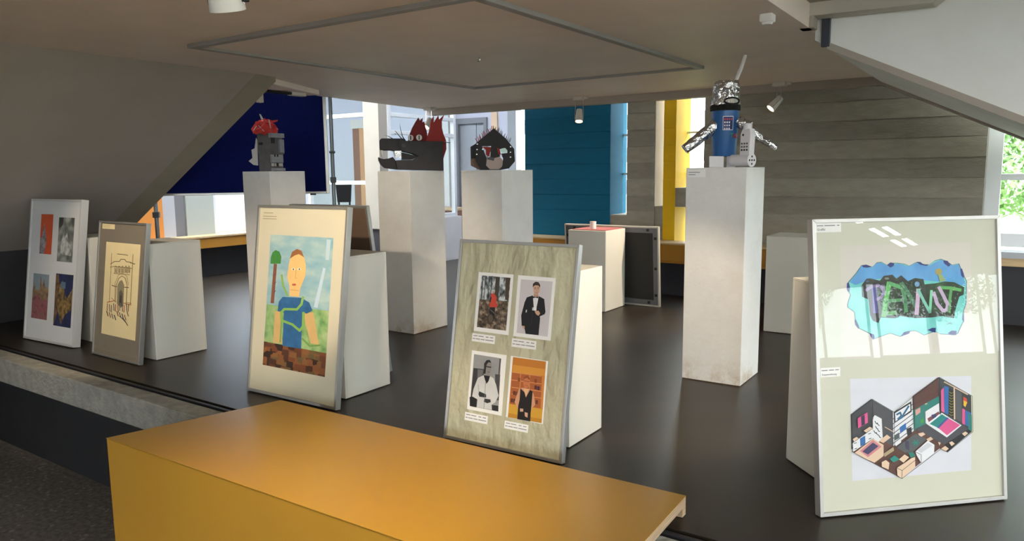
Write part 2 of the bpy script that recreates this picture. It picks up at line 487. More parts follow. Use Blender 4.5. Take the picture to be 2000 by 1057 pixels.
# --- bright atrium behind (Y = 10)
M_lilac = mat('lilac_white_paint', (214, 216, 232), 0.7)
mb = MB(); mb.box((-12, 10, 0), (-10.38, 10.2, 3.4)); mb.box((-10.02, 10, 0), (-7.92, 10.2, 3.4)); mb.box((-7.25, 10, 0), (-6.82, 10.2, 3.4)); mb.box((-7.92, 10, 2.06), (-7.25, 10.2, 3.4))
mb.box((-10.38, 10, 2.16), (-10.02, 10.2, 3.4)); mb.box((-12.2, 6.5, 0), (-12, 10.2, 3.4)); mb.box((-6.3, 10, 0), (-4.2, 10.2, 3.4)); mb.box((-12, 6.5, 0), (-7.7, 6.62, 3.4)); mb.box((-4.3, 6.87, 0), (-4.1, 10, 3.4))
wa = struct(mb.build('wall_atrium', M_lilac), 'bright lilac white wall of the room beyond the glazing')
mb = MB(); mb.box((-10.38, 10.0, 0.3), (-10.2, 10.1, 2.0)); mb.build('veneer_panel', M_brownp, wa)
mb = MB(); mb.box((-10.2, 9.99, 0.3), (-10.02, 10.1, 2.0)); mb.build('veneer_panel', mat('peach_veneer', (222, 168, 122), 0.6), wa)
mb = MB(); mb.box((-10.4, 9.97, 2.0), (-10.0, 10.1, 2.16)); mb.build('white_band', M_white, wa)
mb = MB(); mb.box((-7.16, 9.97, 0), (-7.04, 10.0, 3.2)); mb.build('peach_strip', mat('peach_paint', (238, 206, 178), 0.6), wa)
mb = MB(); mb.box((-8.16, 9.8, 0), (-7.92, 10.0, 3.4)); mb.build('white_pillar', M_frame_w, wa)
mb = MB(); mb.box((-6.82, 9.95, 0), (-6.66, 10.1, 3.4)); mb.build('grey_pillar', mat('pillar_grey', (168, 172, 178), 0.6), wa)
# lift door
e = empty('door_1', (-7.9, 10.02, 0))
for a, b in (((0, -0.06, 0), (0.06, 0.06, 2.06)), ((0.59, -0.06, 0), (0.65, 0.06, 2.06)), ((0.06, -0.06, 1.97), (0.59, 0.06, 2.06))):
    mb = MB(); mb.box(a, b); mb.build('door_frame', mat('lift_frame', (140, 142, 148), 0.5, 0.2), e)
mb = MB(); mb.box((0.06, 0.0, 0), (0.395, 0.04, 1.97)); mb.build('door_leaf', M_steel, e)
mb = MB(); mb.box((0.4, 0.012, 0), (0.59, 0.05, 1.97)); mb.build('door_leaf', M_steel, e)
mb = MB(); mb.box((-0.035, -0.02, 0.95), (-0.005, 0.0, 1.15)); mb.build('call_panel', M_blk, e)
struct(e, 'grey steel lift door in the room beyond')
# low wooden bench beside the lift
e = empty('wooden_bench', (-8.5, 9.3, 0)); tag(e, 'brown wooden bench seen between the two middle pedestals, by the lift', 'bench')
mb = MB(); mb.box((0, 0, 0.3), (1.1, 0.45, 0.56)); mb.build('seat_box', M_brownp, e, bevel=0.004)
mb = MB(); mb.box((-0.02, -0.02, 0.56), (1.12, 0.47, 0.6)); mb.build('seat_top', M_wood, e, bevel=0.004)
mb = MB(); mb.box((0.05, 0.06, 0), (1.05, 0.4, 0.3)); mb.build('base', mat('base_grey', (140, 142, 140), 0.7), e)
# ground outside
mb = MB(); mb.box((-40, -40, -0.9), (50, 60, -0.78))
struct(mb.build('ground', mat('garden_ground', (96, 112, 70), 0.9, noise=0.3, scale=0.7)), 'garden ground outside the windows')

# ================================================================== large objects
def pedestal(name, xa, xb, ya, yb, h, label, m=M_white, group=None, cat='pedestal', dirt=True):
    if dirt: m = M_ped
    """hollow-looking white plinth built from four side panels, a top and worn corner edges"""
    e = empty(name, ((xa + xb) / 2, (ya + yb) / 2, 0))
    W, D = (xb - xa) / 2, (yb - ya) / 2
    t = 0.012
    for a, b in (((-W, -D, 0.004), (W, -D + t, h - t)), ((-W, D - t, 0.004), (W, D, h - t)), ((-W, -D + t, 0.004), (-W + t, D - t, h - t)), ((W - t, -D + t, 0.004), (W, D - t, h - t))):
        mb = MB(); mb.box(a, b); mb.build('side_panel', m, e, bevel=0.0015)
    mb = MB(); mb.box((-W, -D, h - t), (W, D, h)); mb.build('top_panel', m, e, bevel=0.0015)
    if dirt:
        mb = MB(); mb.box((-W + 0.003, -D + 0.003, 0), (W - 0.003, D - 0.003, 0.004)); mb.build('worn_edge', mat('chipped_wood', (112, 84, 56), 0.9), e)
    tag(e, label, cat, group)
    return e
PT = 1.172
def stained(name):
    m = mat(name, (228, 225, 221), 0.55, noise=0.03, scale=5, bump=0.05, bscale=60)
    nt = m.node_tree; b = nt.nodes['Principled BSDF']
    src = b.inputs['Base Color'].links[0].from_socket
    tc = nt.nodes.new('ShaderNodeTexCoord'); sp = nt.nodes.new('ShaderNodeSeparateXYZ'); nt.links.new(tc.outputs['Object'], sp.inputs[0])
    mr = nt.nodes.new('ShaderNodeMapRange'); mr.inputs['From Min'].default_value = 0.02; mr.inputs['From Max'].default_value = 0.14; mr.inputs['To Min'].default_value = 0.42; mr.inputs['To Max'].default_value = 0.06
    nt.links.new(sp.outputs['Z'], mr.inputs['Value'])
    n = nt.nodes.new('ShaderNodeTexNoise'); n.inputs['Scale'].default_value = 9; n.inputs['Detail'].default_value = 9; n.inputs['Roughness'].default_value = 0.75
    nt.links.new(tc.outputs['Object'], n.inputs['Vector'])
    gt = nt.nodes.new('ShaderNodeMath'); gt.operation = 'SUBTRACT'; nt.links.new(n.outputs['Fac'], gt.inputs[0]); gt.inputs[1].default_value = 0.46
    mu = nt.nodes.new('ShaderNodeMath'); mu.operation = 'MULTIPLY'; mu.use_clamp = True; nt.links.new(gt.outputs[0], mu.inputs[0])
    m5 = nt.nodes.new('ShaderNodeMath'); m5.operation = 'MULTIPLY'; nt.links.new(mr.outputs[0], m5.inputs[0]); m5.inputs[1].default_value = 9.0
    nt.links.new(m5.outputs[0], mu.inputs[1])
    mx = nt.nodes.new('ShaderNodeMixRGB'); nt.links.new(mu.outputs[0], mx.inputs['Fac']); nt.links.new(src, mx.inputs['Color1']); mx.inputs['Color2'].default_value = (*lin((176, 152, 118)), 1)
    nt.links.new(mx.outputs[0], b.inputs['Base Color'])
    return m
M_ped = stained('scuffed_white_paint')
G = 'tall white pedestals'
pedestal('tall_pedestal', -4.88, -4.565, 3.55, 3.88, PT + 0.008, 'tall white pedestal under the grey cardboard head with red hair', group=G)
pedestal('tall_pedestal', -3.84, -3.53, 3.93, 4.31, PT, 'tall white scuffed pedestal under the dragon head', group=G)
pedestal('tall_pedestal', -3.08, -2.75, 3.94, 4.31, PT - 0.002, 'tall white pedestal under the black hooded mask', group=G)
rp = pedestal('tall_pedestal', -1.485, -1.16, 3.87, 4.2, PT - 0.004, 'nearest tall white pedestal, under the bucket robot, with stained foot', group=G)
mb = MB(); mb.box((-0.155, -0.1662, PT - 0.055), (-0.055, -0.1652, PT - 0.012)); cp = mb.build('caption_card', M_paper, rp)
mb = MB(); mb.box((-0.148, -0.1667, PT - 0.030), (-0.085, -0.1662, PT - 0.027)); mb.box((-0.148, -0.1667, PT - 0.042), (-0.11, -0.1662, PT - 0.039)); mb.build('caption_print', M_ink, cp)
G = 'low white boxes behind the leaning frames'
pedestal('low_plinth', -4.78, -4.41, 2.5, 2.855, 0.737, 'low white box behind the gothic facade drawing', M_box, G, 'plinth', False)
pedestal('low_plinth', -5.62, -5.25, 2.55, 2.9, 0.737, 'low box in shadow behind the leftmost frame with four city prints', M_box, G, 'plinth', False)
pedestal('low_plinth', -3.16, -2.79, 2.57, 2.9, 0.737, 'low white box behind the painted portrait', M_box, G, 'plinth', False)
pedestal('low_plinth', -1.84, -1.485, 2.6, 2.892, 0.742, 'low warm lit box behind the four mounted photographs', M_box, G, 'plinth', False)
o = pedestal('low_plinth', -0.18, 0.18, -0.18, 0.18, 0.737, 'low box behind the largest frame with the graffiti and room drawings', M_box, G, 'plinth', False)
o.location = (-0.443, 2.966, 0); o.rotation_euler.z = math.radians(44.2)
pedestal('low_plinth', -1.445, -1.08, 5.34, 5.7, 0.69, 'low white box against the concrete wall right of the robot pedestal', M_box, G, 'plinth', False)
rb = pedestal('low_plinth', -3.1, -2.75, 5.41, 5.775, 0.672, 'low white box with red top standing before the turned frame', M_box, G, 'plinth', False)
M_red = mat('red_sheet', (158, 70, 72), 0.6)
mb = MB(); mb.box((-0.15, -0.16, 0.672), (0.16, 0.165, 0.678)); mb.build('red_cover', M_red, rb)
e = empty('paper_roll', (-2.93, 5.53, 0.678)); tag(e, 'small white paper roll standing on the red topped box', 'roll')
mb = MB(); mb.lathe([(0.026, 0), (0.026, 0.062), (0.021, 0.062), (0.021, 0.004)], n=20); mb.build('tube', M_paper, e, smooth=True)
mb = MB(); mb.lathe([(0.0265, 0.054), (0.0275, 0.056), (0.0275, 0.06), (0.0265, 0.062)], n=20); mb.build('rim', M_box, e, smooth=True)

# ---- foreground bench
e = empty('yellow_bench', (-2.0, 1.9, 0)); tag(e, 'long yellow bench in the foreground resting on the platform edge', 'bench')
def rel(pts, o): return [(p[0] - o[0], p[1] - o[1]) for p in pts]
o0 = (-2.0, 1.9)
NL, FL, FRr, NR = (-3.085, 1.507), (-2.891, 2.246), (-0.854, 2.284), (-0.83, 1.545)
mb = MB(); mb.prism(rel([(NL[0] + 0.01, NL[1] + 0.024), (NR[0], NR[1] + 0.024), FRr, FL], o0), 0.032, 0.066); tp = mb.build('seat_board', [M_ply], e, bevel=0.0015)
mb = MB(); mb.prism(rel([NL, NR, FRr, FL], o0), 0.0655, 0.068); mb.build('laminate_top', M_bench, e)
mb = MB(); mb.prism(rel([(FL[0] + 0.01, FL[1] - 0.03), (FRr[0], FRr[1] - 0.03), FRr, FL], o0), 0.002, 0.032); mb.build('rear_lip', M_ply, e)
mb = MB(); mb.prism(rel([(NL[0] + 0.001, NL[1] + 0.002), (NR[0], NR[1] + 0.002), (NR[0], NR[1] + 0.023), (NL[0] + 0.007, NL[1] + 0.023)], o0), -0.599, 0.0625); mb.build('front_panel', M_bench, e)
mb = MB(); mb.prism(rel([(NL[0] + 0.012, NL[1] + 0.03), (NL[0] + 0.04, NL[1] + 0.03), (-2.93, 1.985), (-2.96, 1.985)], o0), -0.599, 0.032); mb.build('end_panel', M_bench, e)
mb = MB(); mb.prism(rel([(-0.9, 1.6), (-0.87, 1.6), (-0.87, 1.985), (-0.9, 1.985)], o0), -0.599, 0.032); mb.build('end_panel', M_bench, e)

# ---- benches along the walls
e = empty('wall_bench', (-7.5, 5, 0)); tag(e, 'long yellow bench with pale wooden top along the left windows', 'bench')
mb = MB(); mb.box((-0.2, -1.6, 0.345), (0.0, 1.48, 0.462)); mb.build('bench_front', M_benchw, e, bevel=0.002)
mb = MB(); mb.box((-0.22, -1.62, 0.462), (0.015, 1.49, 0.482)); mb.build('bench_top', M_wood, e, bevel=0.002)
e = empty('wall_bench', (-4.2, 6.25, 0)); tag(e, 'long yellow bench along the teal and concrete back wall', 'bench')
x = 0.0
mb = MB(); mb.box((0, 0.02, 0.33), (3.9, 0.24, 0.5)); mb.build('carcass', M_benchw, e)
while x < 3.85:
    x2 = min(x + 0.78, 3.9)
    mb = MB(); mb.box((x + 0.003, 0, 0.355), (x2 - 0.003, 0.02, 0.5)); mb.build('bench_front', M_benchw, e, bevel=0.002)
    mb = MB(); mb.box((x + 0.002, -0.005, 0.5), (x2 - 0.002, 0.245, 0.516)); mb.build('bench_top', M_wood, e, bevel=0.002)
    x = x2

# ---- blue pin board on poles
bl, br = Vector((-6.06, 3.58, 0)), Vector((-5.09, 4.6, 0))
dv = br - bl
e = empty('pinboard', bl, math.atan2(dv.y, dv.x)); tag(e, 'large dark blue felt pinboard in an aluminium frame on poles', 'pinboard')
L = dv.length
zb, zt = 0.985, 2.25
M_felt = mat('navy_felt', (9, 18, 70), 0.95, spec=0.1, noise=0.12, scale=60, bump=0.1, bscale=200)
mb = MB(); mb.box((0.025, -0.01, zb + 0.02), (L - 0.03, 0.01, zt - 0.03)); mb.build('felt_panel', M_felt, e)
for a, b in (((0, -0.016, zb), (0.025, 0.016, zt)), ((L - 0.03, -0.016, zb), (L, 0.016, zt)), ((0.025, -0.016, zb), (L - 0.03, 0.016, zb + 0.02)), ((0.025, -0.016, zt - 0.03), (L - 0.03, 0.016, zt))):
    mb = MB(); mb.box(a, b); mb.build('frame_bar', M_alu, e, bevel=0.003)
M_pole = mat('pole_grey', (128, 134, 140), 0.4, 0.6)
for px in (-0.045, L + 0.035):
    mb = MB(); mb.tube((px, 0.0, 0.1), (px, 0.0, 1.86), 0.017, 16); po = mb.build('pole', M_pole, e, smooth=True)
    for z in (0.8, 1.08, 1.34, 1.84):
        mb = MB(); mb.box((px - 0.026, -0.026, z), (px + 0.026, 0.026, z + 0.05 if z < 1.2 or z > 1.5 else z + 0.02)); mb.build('clamp', mat('clamp_grey', (64, 70, 72), 0.5), po, bevel=0.004)
    mb = MB(); mb.tube((px, -0.3, 0.09), (px, 0.3, 0.09), 0.016, 12); mb.build('foot_bar', M_pole, e, smooth=True)
    for s in (-0.28, 0.28):
        mb = MB(); mb.lathe([(0.036, -0.012), (0.036, 0.012)], (px, s, 0.037), 16, (1, 0, 0)); mb.build('caster', M_blk, e, smooth=True)
mb = MB(); mb.box((L * 0.88, -0.022, zb - 0.012), (L * 0.88 + 0.05, -0.014, zb + 0.004)); mb.build('clip', M_blk, e)

# ---- chair behind the pole
e = empty('black_chair', (-6.2, 5.78, 0), math.radians(40)); tag(e, 'small black chair behind the pinboard pole', 'chair')
mb = MB(); mb.box((-0.19, -0.19, 0.44), (0.19, 0.19, 0.475)); mb.build('seat', M_blk, e, bevel=0.01)
mb = MB(); mb.prism([(-0.075, 0.84), (0.075, 0.84), (0.09, 1.04), (-0.09, 1.04)], 0.16, 0.18, 'y'); mb.build('backrest', M_blk, e, bevel=0.006)
for sx in (-1, 1):
    mb = MB(); mb.tube((sx * 0.06, 0.17, 0.45), (sx * 0.06, 0.17, 0.86), 0.011, 10); mb.build('back_upright', M_blk, e)
    for sy in (-1, 1):
        mb = MB(); mb.tube((sx * 0.17, sy * 0.16, 0.44), (sx * 0.2, sy * 0.19, 0.0), 0.012, 10); mb.build('leg', M_blk, e)

# ================================================================== framed works
import numpy as np
def homog(src, dst):
    A, b = [], []
    for (x, y), (u, v) in zip(src, dst):
        A.append([x, y, 1, 0, 0, 0, -u * x, -u * y]); b.append(u)
        A.append([0, 0, 0, x, y, 1, -v * x, -v * y]); b.append(v)
    h = np.linalg.solve(np.array(A, float), np.array(b, float))
    return lambda p: ((h[0] * p[0] + h[1] * p[1] + h[2]) / (h[6] * p[0] + h[7] * p[1] + 1), (h[3] * p[0] + h[4] * p[1] + h[5]) / (h[6] * p[0] + h[7] * p[1] + 1))
def rect(x0, y0, x1, y1): return [(x0, y0), (x1, y0), (x1, y1), (x0, y1)]
def stroke(pts, wd):
    out = []
    for (ax, ay), (bx, by) in zip(pts[:-1], pts[1:]):
        l = math.hypot(bx - ax, by - ay) or 1
        nx, ny = -(by - ay) / l * wd / 2, (bx - ax) / l * wd / 2
        ex, ey = (bx - ax) / l * wd * 0.3, (by - ay) / l * wd * 0.3
        out.append([(ax - ex + nx, ay - ey + ny), (bx + ex + nx, by + ey + ny), (bx + ex - nx, by + ey - ny), (ax - ex - nx, ay - ey - ny)])
    return out
def ell(cx, cy, rx, ry, n=14, a0=0): return [(cx + rx * math.cos(2 * PI * i / n + a0), cy + ry * math.sin(2 * PI * i / n + a0)) for i in range(n)]
class Art:
    """flat print made of coloured shapes on one sheet; dst quad in frame coordinates"""
    def __init__(s, src, dst, z):
        s.h = homog(src, dst); s.src = src; s.z = z; s.mb = MB(); s.mats = []; s.n = 0
    def p(s, poly, m):
        if not isinstance(m, bpy.types.Material):
            m = mat('print_%02x%02x%02x' % m, m, 0.75)
        if m not in s.mats: s.mats.append(m)
        z = s.z + 0.00006 * s.n; s.n += 1
        q = [s.h(a) for a in poly]
        ar = sum(q[i][0] * q[(i + 1) % len(q)][1] - q[(i + 1) % len(q)][0] * q[i][1] for i in range(len(q)))
        if ar < 0: q = q[::-1]
        s.mb.add([(a, b, z) for a, b in q], [list(range(len(q)))], s.mats.index(m))
        return s
    def s_(s, pts, wd, m):
        n0 = s.n
        for q in stroke(pts, wd):
            s.p(q, m)
        s.n = n0 + 1
        return s
    def sheet(s, m): return s.p(s.src, m)
    def build(s, name, par): return s.mb.build(name, s.mats, par)

def make_frame(name, label, q, bar, fm, mount, depth=0.024, glass=True, back=None):
    X0, Y0, rot, W, Hh, t = q
    u = Vector((math.cos(rot), math.sin(rot), 0)); n = Vector((-math.sin(rot), math.cos(rot), 0))
    v = Vector((0, 0, 1)) * math.cos(t) + n * math.sin(t)
    o = u.cross(v)
    e = empty(name)
    lift = depth * math.sin(t) + 0.001
    e.matrix_world = Matrix(((u.x, v.x, o.x, X0), (u.y, v.y, o.y, Y0), (u.z, v.z, o.z, lift), (0, 0, 0, 1)))
    b = bar
    for poly in ([(0, 0), (W, 0), (W - b, b), (b, b)], [(W, 0), (W, Hh), (W - b, Hh - b), (W - b, b)], [(W, Hh), (0, Hh), (b, Hh - b), (W - b, Hh - b)], [(0, Hh), (0, 0), (b, b), (b, Hh - b)]):
        mb = MB(); mb.prism(poly, -depth, 0); mb.build('frame_bar', fm, e, bevel=0.001)
    mb = MB(); mb.box((b - 0.002, b - 0.002, -depth + 0.004), (W - b + 0.002, Hh - b + 0.002, -0.009)); mb.build('mount_board', mount, e)
    mb = MB(); mb.box((b, b, -depth + 0.001), (W - b, Hh - b, -depth + 0.004)); mb.build('back_board', back or mat('back_board_brown', (92, 72, 58), 0.8), e)
    if glass:
        mb = MB(); mb.poly([(b, b, -0.003), (W - b, b, -0.003), (W - b, Hh - b, -0.003), (b, Hh - b, -0.003)]); mb.build('glass_pane', M_pic, e)
    tag(e, label, 'framed picture', 'framed works leaning on the platform')
    return e
ZA = -0.0088   # art lies on the mount board

# ---- leftmost: four city prints
M_m1 = mat('mount_white', (214, 214, 216), 0.8, noise=0.01)
f1 = make_frame('framed_print', 'leftmost white framed sheet with four small city prints', (-5.85, 2.339, .064, .639, 1.003, .144), .016, mat('white_frame_bar', (196, 196, 196), 0.5, 0.2), M_m1, depth=0.05)
M_redp = mat('print_red', (206, 84, 44), 0.8, noise=0.06, scale=20)
a = Art(rect(245, 127, 320, 365), [(.133, .896), (.288, .896), (.288, .615), (.133, .615)], ZA)
a.sheet(M_redp); a.p([(245, 365), (247, 270), (256, 262), (262, 215), (268, 180), (275, 225), (283, 262), (284, 300), (275, 365)], ramp_mat('print_tower', [(0.3, (90, 84, 96)), (0.7, (176, 168, 176))], 60))
a.build('city_print', f1)
a = Art(rect(352, 147, 446, 418), [(.362, .878), (.553, .878), (.553, .572), (.362, .572)], ZA)
a.sheet(ramp_mat('print_grey', [(0.3, (70, 74, 72)), (0.5, (120, 124, 120)), (0.72, (178, 180, 174))], 14, 6)); a.p([(352, 147), (380, 147), (378, 190), (364, 210), (352, 210)], (58, 62, 58)); a.p([(425, 147), (446, 147), (446, 200), (438, 190)], (70, 76, 70))
a.p([(372, 300), (385, 240), (392, 270), (405, 235), (418, 300), (440, 330), (438, 380), (370, 372)], ramp_mat('print_fog', [(0.35, (122, 126, 124)), (0.65, (200, 202, 200))], 30))
a.build('city_print', f1)
a = Art(rect(195, 488, 290, 765), [(.075, .472), (.28, .472), (.28, .153), (.075, .153)], ZA)
a.sheet(mat('print_sky', (136, 150, 160), 0.8, noise=0.1, scale=10)); a.p([(195, 600), (205, 545), (213, 590), (236, 585), (240, 495), (250, 560), (262, 515), (268, 560), (290, 575), (290, 680), (195, 690)], ramp_mat('print_castle', [(0.3, (98, 76, 62)), (0.55, (150, 122, 92)), (0.75, (168, 140, 100))], 26))
a.p([(195, 640), (225, 620), (260, 650), (290, 640), (290, 765), (195, 765)], ramp_mat('print_roofs', [(0.3, (92, 66, 62)), (0.5, (156, 88, 100)), (0.7, (120, 104, 74))], 34))
a.build('city_print', f1)
a = Art(rect(335, 492, 440, 812), [(.365, .488), (.58, .488), (.58, .126), (.365, .126)], ZA)
a.sheet(ramp_mat('print_night', [(0.35, (24, 30, 60)), (0.6, (36, 44, 92))], 12)); a.p([(335, 500), (352, 495), (372, 640), (345, 780), (335, 812)], ramp_mat('print_brown', [(0.3, (64, 46, 34)), (0.7, (128, 96, 62))], 30))
a.p([(362, 560), (378, 530), (392, 600), (408, 640), (440, 570), (440, 700), (400, 740), (380, 800), (350, 690)], ramp_mat('print_gold', [(0.3, (48, 40, 38)), (0.55, (140, 112, 62)), (0.75, (186, 152, 92))], 34))
a.p(rect(368, 540, 396, 580), (92, 116, 136)); a.build('city_print', f1)

# ---- gothic facade drawing
M_m2 = mat('mount_greybrown', (128, 118, 104), 0.8, noise=0.03, scale=10)
f2 = make_frame('framed_drawing', 'narrow aluminium frame with a cream ink drawing of a gothic church facade', (-4.954, 2.373, -.012, .577, .871, .135), .012, M_alu, M_m2, depth=0.03)
src = [(92, 158), (336, 180), (295, 865), (55, 810)]
a = Art(src, [(.093, .738), (.507, .738), (.507, .142), (.093, .142)], ZA)
M_cream = mat('drawing_paper', (238, 218, 168), 0.85, noise=0.04, scale=6)
a.sheet(M_cream)
INK, INK2 = (122, 98, 62), (96, 84, 66)
a.p([(165, 600), (170, 470), (186, 440), (204, 434), (218, 470), (212, 620), (190, 630)], (150, 140, 112)); a.p([(178, 610), (182, 520), (196, 500), (208, 530), (206, 620)], (104, 98, 84)); a.p([(184, 590), (190, 540), (200, 545), (198, 600)], (66, 62, 58))
for pts, wd in (([(122, 318), (150, 300), (185, 300), (196, 284), (224, 286), (234, 302), (262, 306), (290, 320)], 5), ([(130, 240), (126, 330), (112, 590)], 3), ([(282, 250), (278, 320), (262, 610)], 4), ([(156, 590), (162, 470), (180, 420), (204, 404), (226, 420), (240, 470), (232, 610)], 4), ([(150, 585), (154, 455), (178, 396), (206, 384), (236, 404), (250, 470)], 2.5), ([(170, 246), (208, 250), (244, 256)], 5), ([(132, 470), (160, 480), (166, 480)], 6), ([(220, 484), (250, 486)], 6), ([(120, 340), (150, 335), (275, 350)], 4), ([(145, 385), (260, 396)], 3), ([(262, 310), (296, 318)], 5), ([(128, 560), (160, 590)], 3), ([(230, 590), (270, 600)], 3)):
    a.s_(pts, wd, INK)
for x in (160, 184, 208, 232, 254):
    a.s_([(x - 8, 384), (x - 7, 345), (x, 332), (x + 7, 345), (x + 6, 384)], 3, INK2); a.p([(x - 3, 380), (x - 2, 350), (x + 2, 350), (x + 3, 380)], (160, 130, 84))
for i in range(11):
    x, y = 100 + 15 * i, 600 + 6 * (i % 3)
    a.s_([(x, y), (x - 2 + (i % 2) * 5, y + 50)], 5, [(176, 92, 66), (96, 88, 100), (150, 110, 80), (84, 92, 110)][i % 4])
for i in range(9):
    x, y = 96 + 18 * i, 655 + 9 * (i % 4)
    a.s_([(x, y), (x + 10, y + 34)], 6, [(74, 62, 66), (150, 96, 76), (120, 112, 108)][i % 3])
for i in range(5): a.s_([(188 + i * 8, 690 + i * 6), (222 + i * 6, 716 + i * 10)], 5, (66, 56, 62))
a.s_([(100, 590), (150, 580)], 5, (190, 100, 62)); a.s_([(215, 595), (270, 610)], 5, (190, 110, 70))
a.build('ink_drawing', f2)
a = Art(rect(0, 0, 10, 3), [(.032, .853), (.188, .853), (.188, .821), (.032, .821)], ZA); a.sheet(M_cream)
for i in range(2): a.p(rect(0.6, 0.7 + i * 1.0, 7.0 - i, 1.0 + i), (196, 176, 130))
a.build('caption_card', f2)

# ---- painted portrait
M_m3 = mat('mount_cream', (206, 198, 174), 0.8, noise=0.015)
f3 = make_frame('framed_painting', 'aluminium frame with a child painting of a man in blue shirt beside a tree', (-3.363, 2.393, .023, .673, .999, .14), .014, M_alu, M_m3, depth=0.034)
src = [(85, 65), (492, 92), (435, 990), (37, 905)]
a = Art(src, [(.108, .843), (.577, .843), (.577, .15), (.108, .15)], ZA)
a.sheet(ramp_mat('paint_sky', [(0.3, (124, 168, 184)), (0.5, (152, 184, 190)), (0.72, (186, 204, 194))], 7, 5, stretch=(1, 2, 1)))
a.p([(62, 515), (130, 530), (300, 545), (462, 565), (445, 842), (45, 758)], ramp_mat('paint_grass', [(0.3, (92, 140, 84)), (0.5, (140, 176, 112)), (0.7, (176, 192, 138))], 16, 5))
a.p([(45, 755), (445, 838), (435, 990), (37, 905)], ramp_mat('paint_bricks', [(0.1, (52, 32, 24)), (0.4, (112, 62, 34)), (0.7, (142, 88, 46)), (0.95, (98, 84, 50))], 22, kind='voronoi', stretch=(1, 1.6, 1)))
a.p([(106, 255), (127, 258), (108, 512), (86, 510)], (132, 82, 62)); a.p([(84, 255), (86, 215), (97, 182), (118, 166), (142, 178), (155, 212), (150, 256)], mat('paint_green', (62, 132, 58), 0.8, noise=0.12, scale=30))
for k in range(3): a.s_([(120, 320 + k * 55), (108, 332 + k * 55)], 4, (104, 60, 48))
a.p([(425, 285), (442, 290), (388, 545), (364, 538)], (190, 208, 220)); a.p([(448, 100), (476, 104), (462, 235), (440, 235)], (184, 204, 214))
SK = mat('paint_skin', (232, 190, 122), 0.8, noise=0.05, scale=18)
SK2 = mat('paint_arm', (206, 170, 112), 0.8, noise=0.06, scale=18)
a.p([(114, 560), (150, 566), (162, 772), (104, 762)], SK2); a.p([(296, 580), (362, 572), (398, 782), (344, 774)], SK2)
BL = mat('paint_blue', (44, 98, 146), 0.8, noise=0.16, scale=24)
a.p([(132, 562), (140, 500), (165, 471), (285, 478), (336, 510), (356, 560), (320, 582), (290, 570), (284, 806), (164, 786), (172, 572)], BL)
a.p([(212, 220), (226, 190), (262, 182), (300, 206), (314, 270), (311, 332), (290, 386), (276, 420), (270, 472), (208, 466), (208, 400), (193, 340), (204, 260)], SK)
a.p([(210, 224), (224, 180), (254, 161), (286, 173), (302, 218), (288, 206), (268, 195), (240, 204)], (150, 96, 54))
for ex in (232, 271):
    a.p(ell(ex, 292, 13, 8), (238, 220, 190)); a.p(ell(ex + 1, 293, 4, 6), (64, 54, 50))
a.s_([(250, 300), (246, 350), (256, 352)], 4, (204, 152, 96)); a.p(ell(238, 393, 14, 7), (190, 88, 62)); a.s_([(212, 425), (268, 432)], 4, (206, 156, 100))
GR = (134, 178, 84)
a.s_([(296, 474), (286, 520), (256, 553), (176, 550), (156, 570), (158, 622), (228, 650), (275, 690), (296, 662), (300, 574)], 15, GR)
a.s_([(158, 330), (166, 392), (196, 462)], 12, GR); a.s_([(292, 742), (340, 790), (404, 786)], 10, (112, 150, 78)); a.s_([(158, 622), (150, 760)], 9, (126, 166, 88))
a.build('painting', f3)
a = Art(rect(0, 0, 10, 5), [(.03, .965), (.155, .965), (.155, .915), (.03, .915)], ZA)
for i, (s0, s1) in enumerate(((1.0, 7.0), (0.8, 9.3), (0.6, 9.4))): a.p(rect(s0, 0.6 + i * 1.3 + (0.5 if i else 0), s1, 0.95 + i * 1.3 + (0.5 if i else 0)), (150, 136, 112))
a.build('caption_print', f3)

# ---- four photographs on wrinkled paper
M_m4 = mat('wrinkled_paper', (188, 183, 154), 0.5, noise=0.06, scale=3, bump=0.9, bscale=5, stretch=(2.0, 1.0, 1))
for nd in M_m4.node_tree.nodes:
    if nd.type == 'BUMP': nd.inputs['Distance'].default_value = 0.05
f4 = make_frame('framed_photographs', 'aluminium frame with four mounted portrait photographs on wrinkled grey paper', (-2.005, 2.402, .034, .587, .872, .175), .013, M_alu, M_m4, depth=0.03, glass=False)
def photo(name, label, outer, inner, dst, zz=ZA, border=M_paper):
    a = Art(outer, dst, zz); a.sheet(border); a.inner = inner; return a
SKIN = (206, 164, 138)
a = photo('p', '', [(165, 82), (565, 112), (500, 808), (107, 758)], None, [(.108, .734), (.286, .734), (.286, .479), (.108, .479)])
a.p([(200, 122), (530, 150), (472, 757), (142, 715)], ramp_mat('photo_forest_floor', [(0.32, (34, 28, 24)), (0.5, (98, 82, 66)), (0.68, (170, 152, 132))], 60, 6))
a.p([(200, 122), (530, 150), (505, 420), (175, 400)], ramp_mat('photo_forest_top', [(0.34, (44, 48, 50)), (0.48, (120, 128, 130)), (0.6, (206, 212, 214))], 46, 4, stretch=(1.6, 0.8, 1)))
for x, wd in ((215, 10), (248, 6), (290, 6), (320, 8)): a.s_([(x, 130), (x - 22, 400)], wd, (50, 50, 50))
a.p([(360, 137), (410, 141), (385, 420), (345, 420)], (70, 66, 58)); a.p([(475, 148), (528, 150), (500, 410), (465, 405)], (74, 62, 52))
a.p([(310, 330), (345, 335), (372, 380), (365, 430), (382, 470), (360, 495), (290, 490), (285, 460), (300, 430), (296, 375)], (204, 74, 56)); a.p(ell(335, 312, 17, 20), (190, 150, 140)); a.p([(316, 305), (320, 290), (350, 292), (352, 308)], (196, 196, 200))
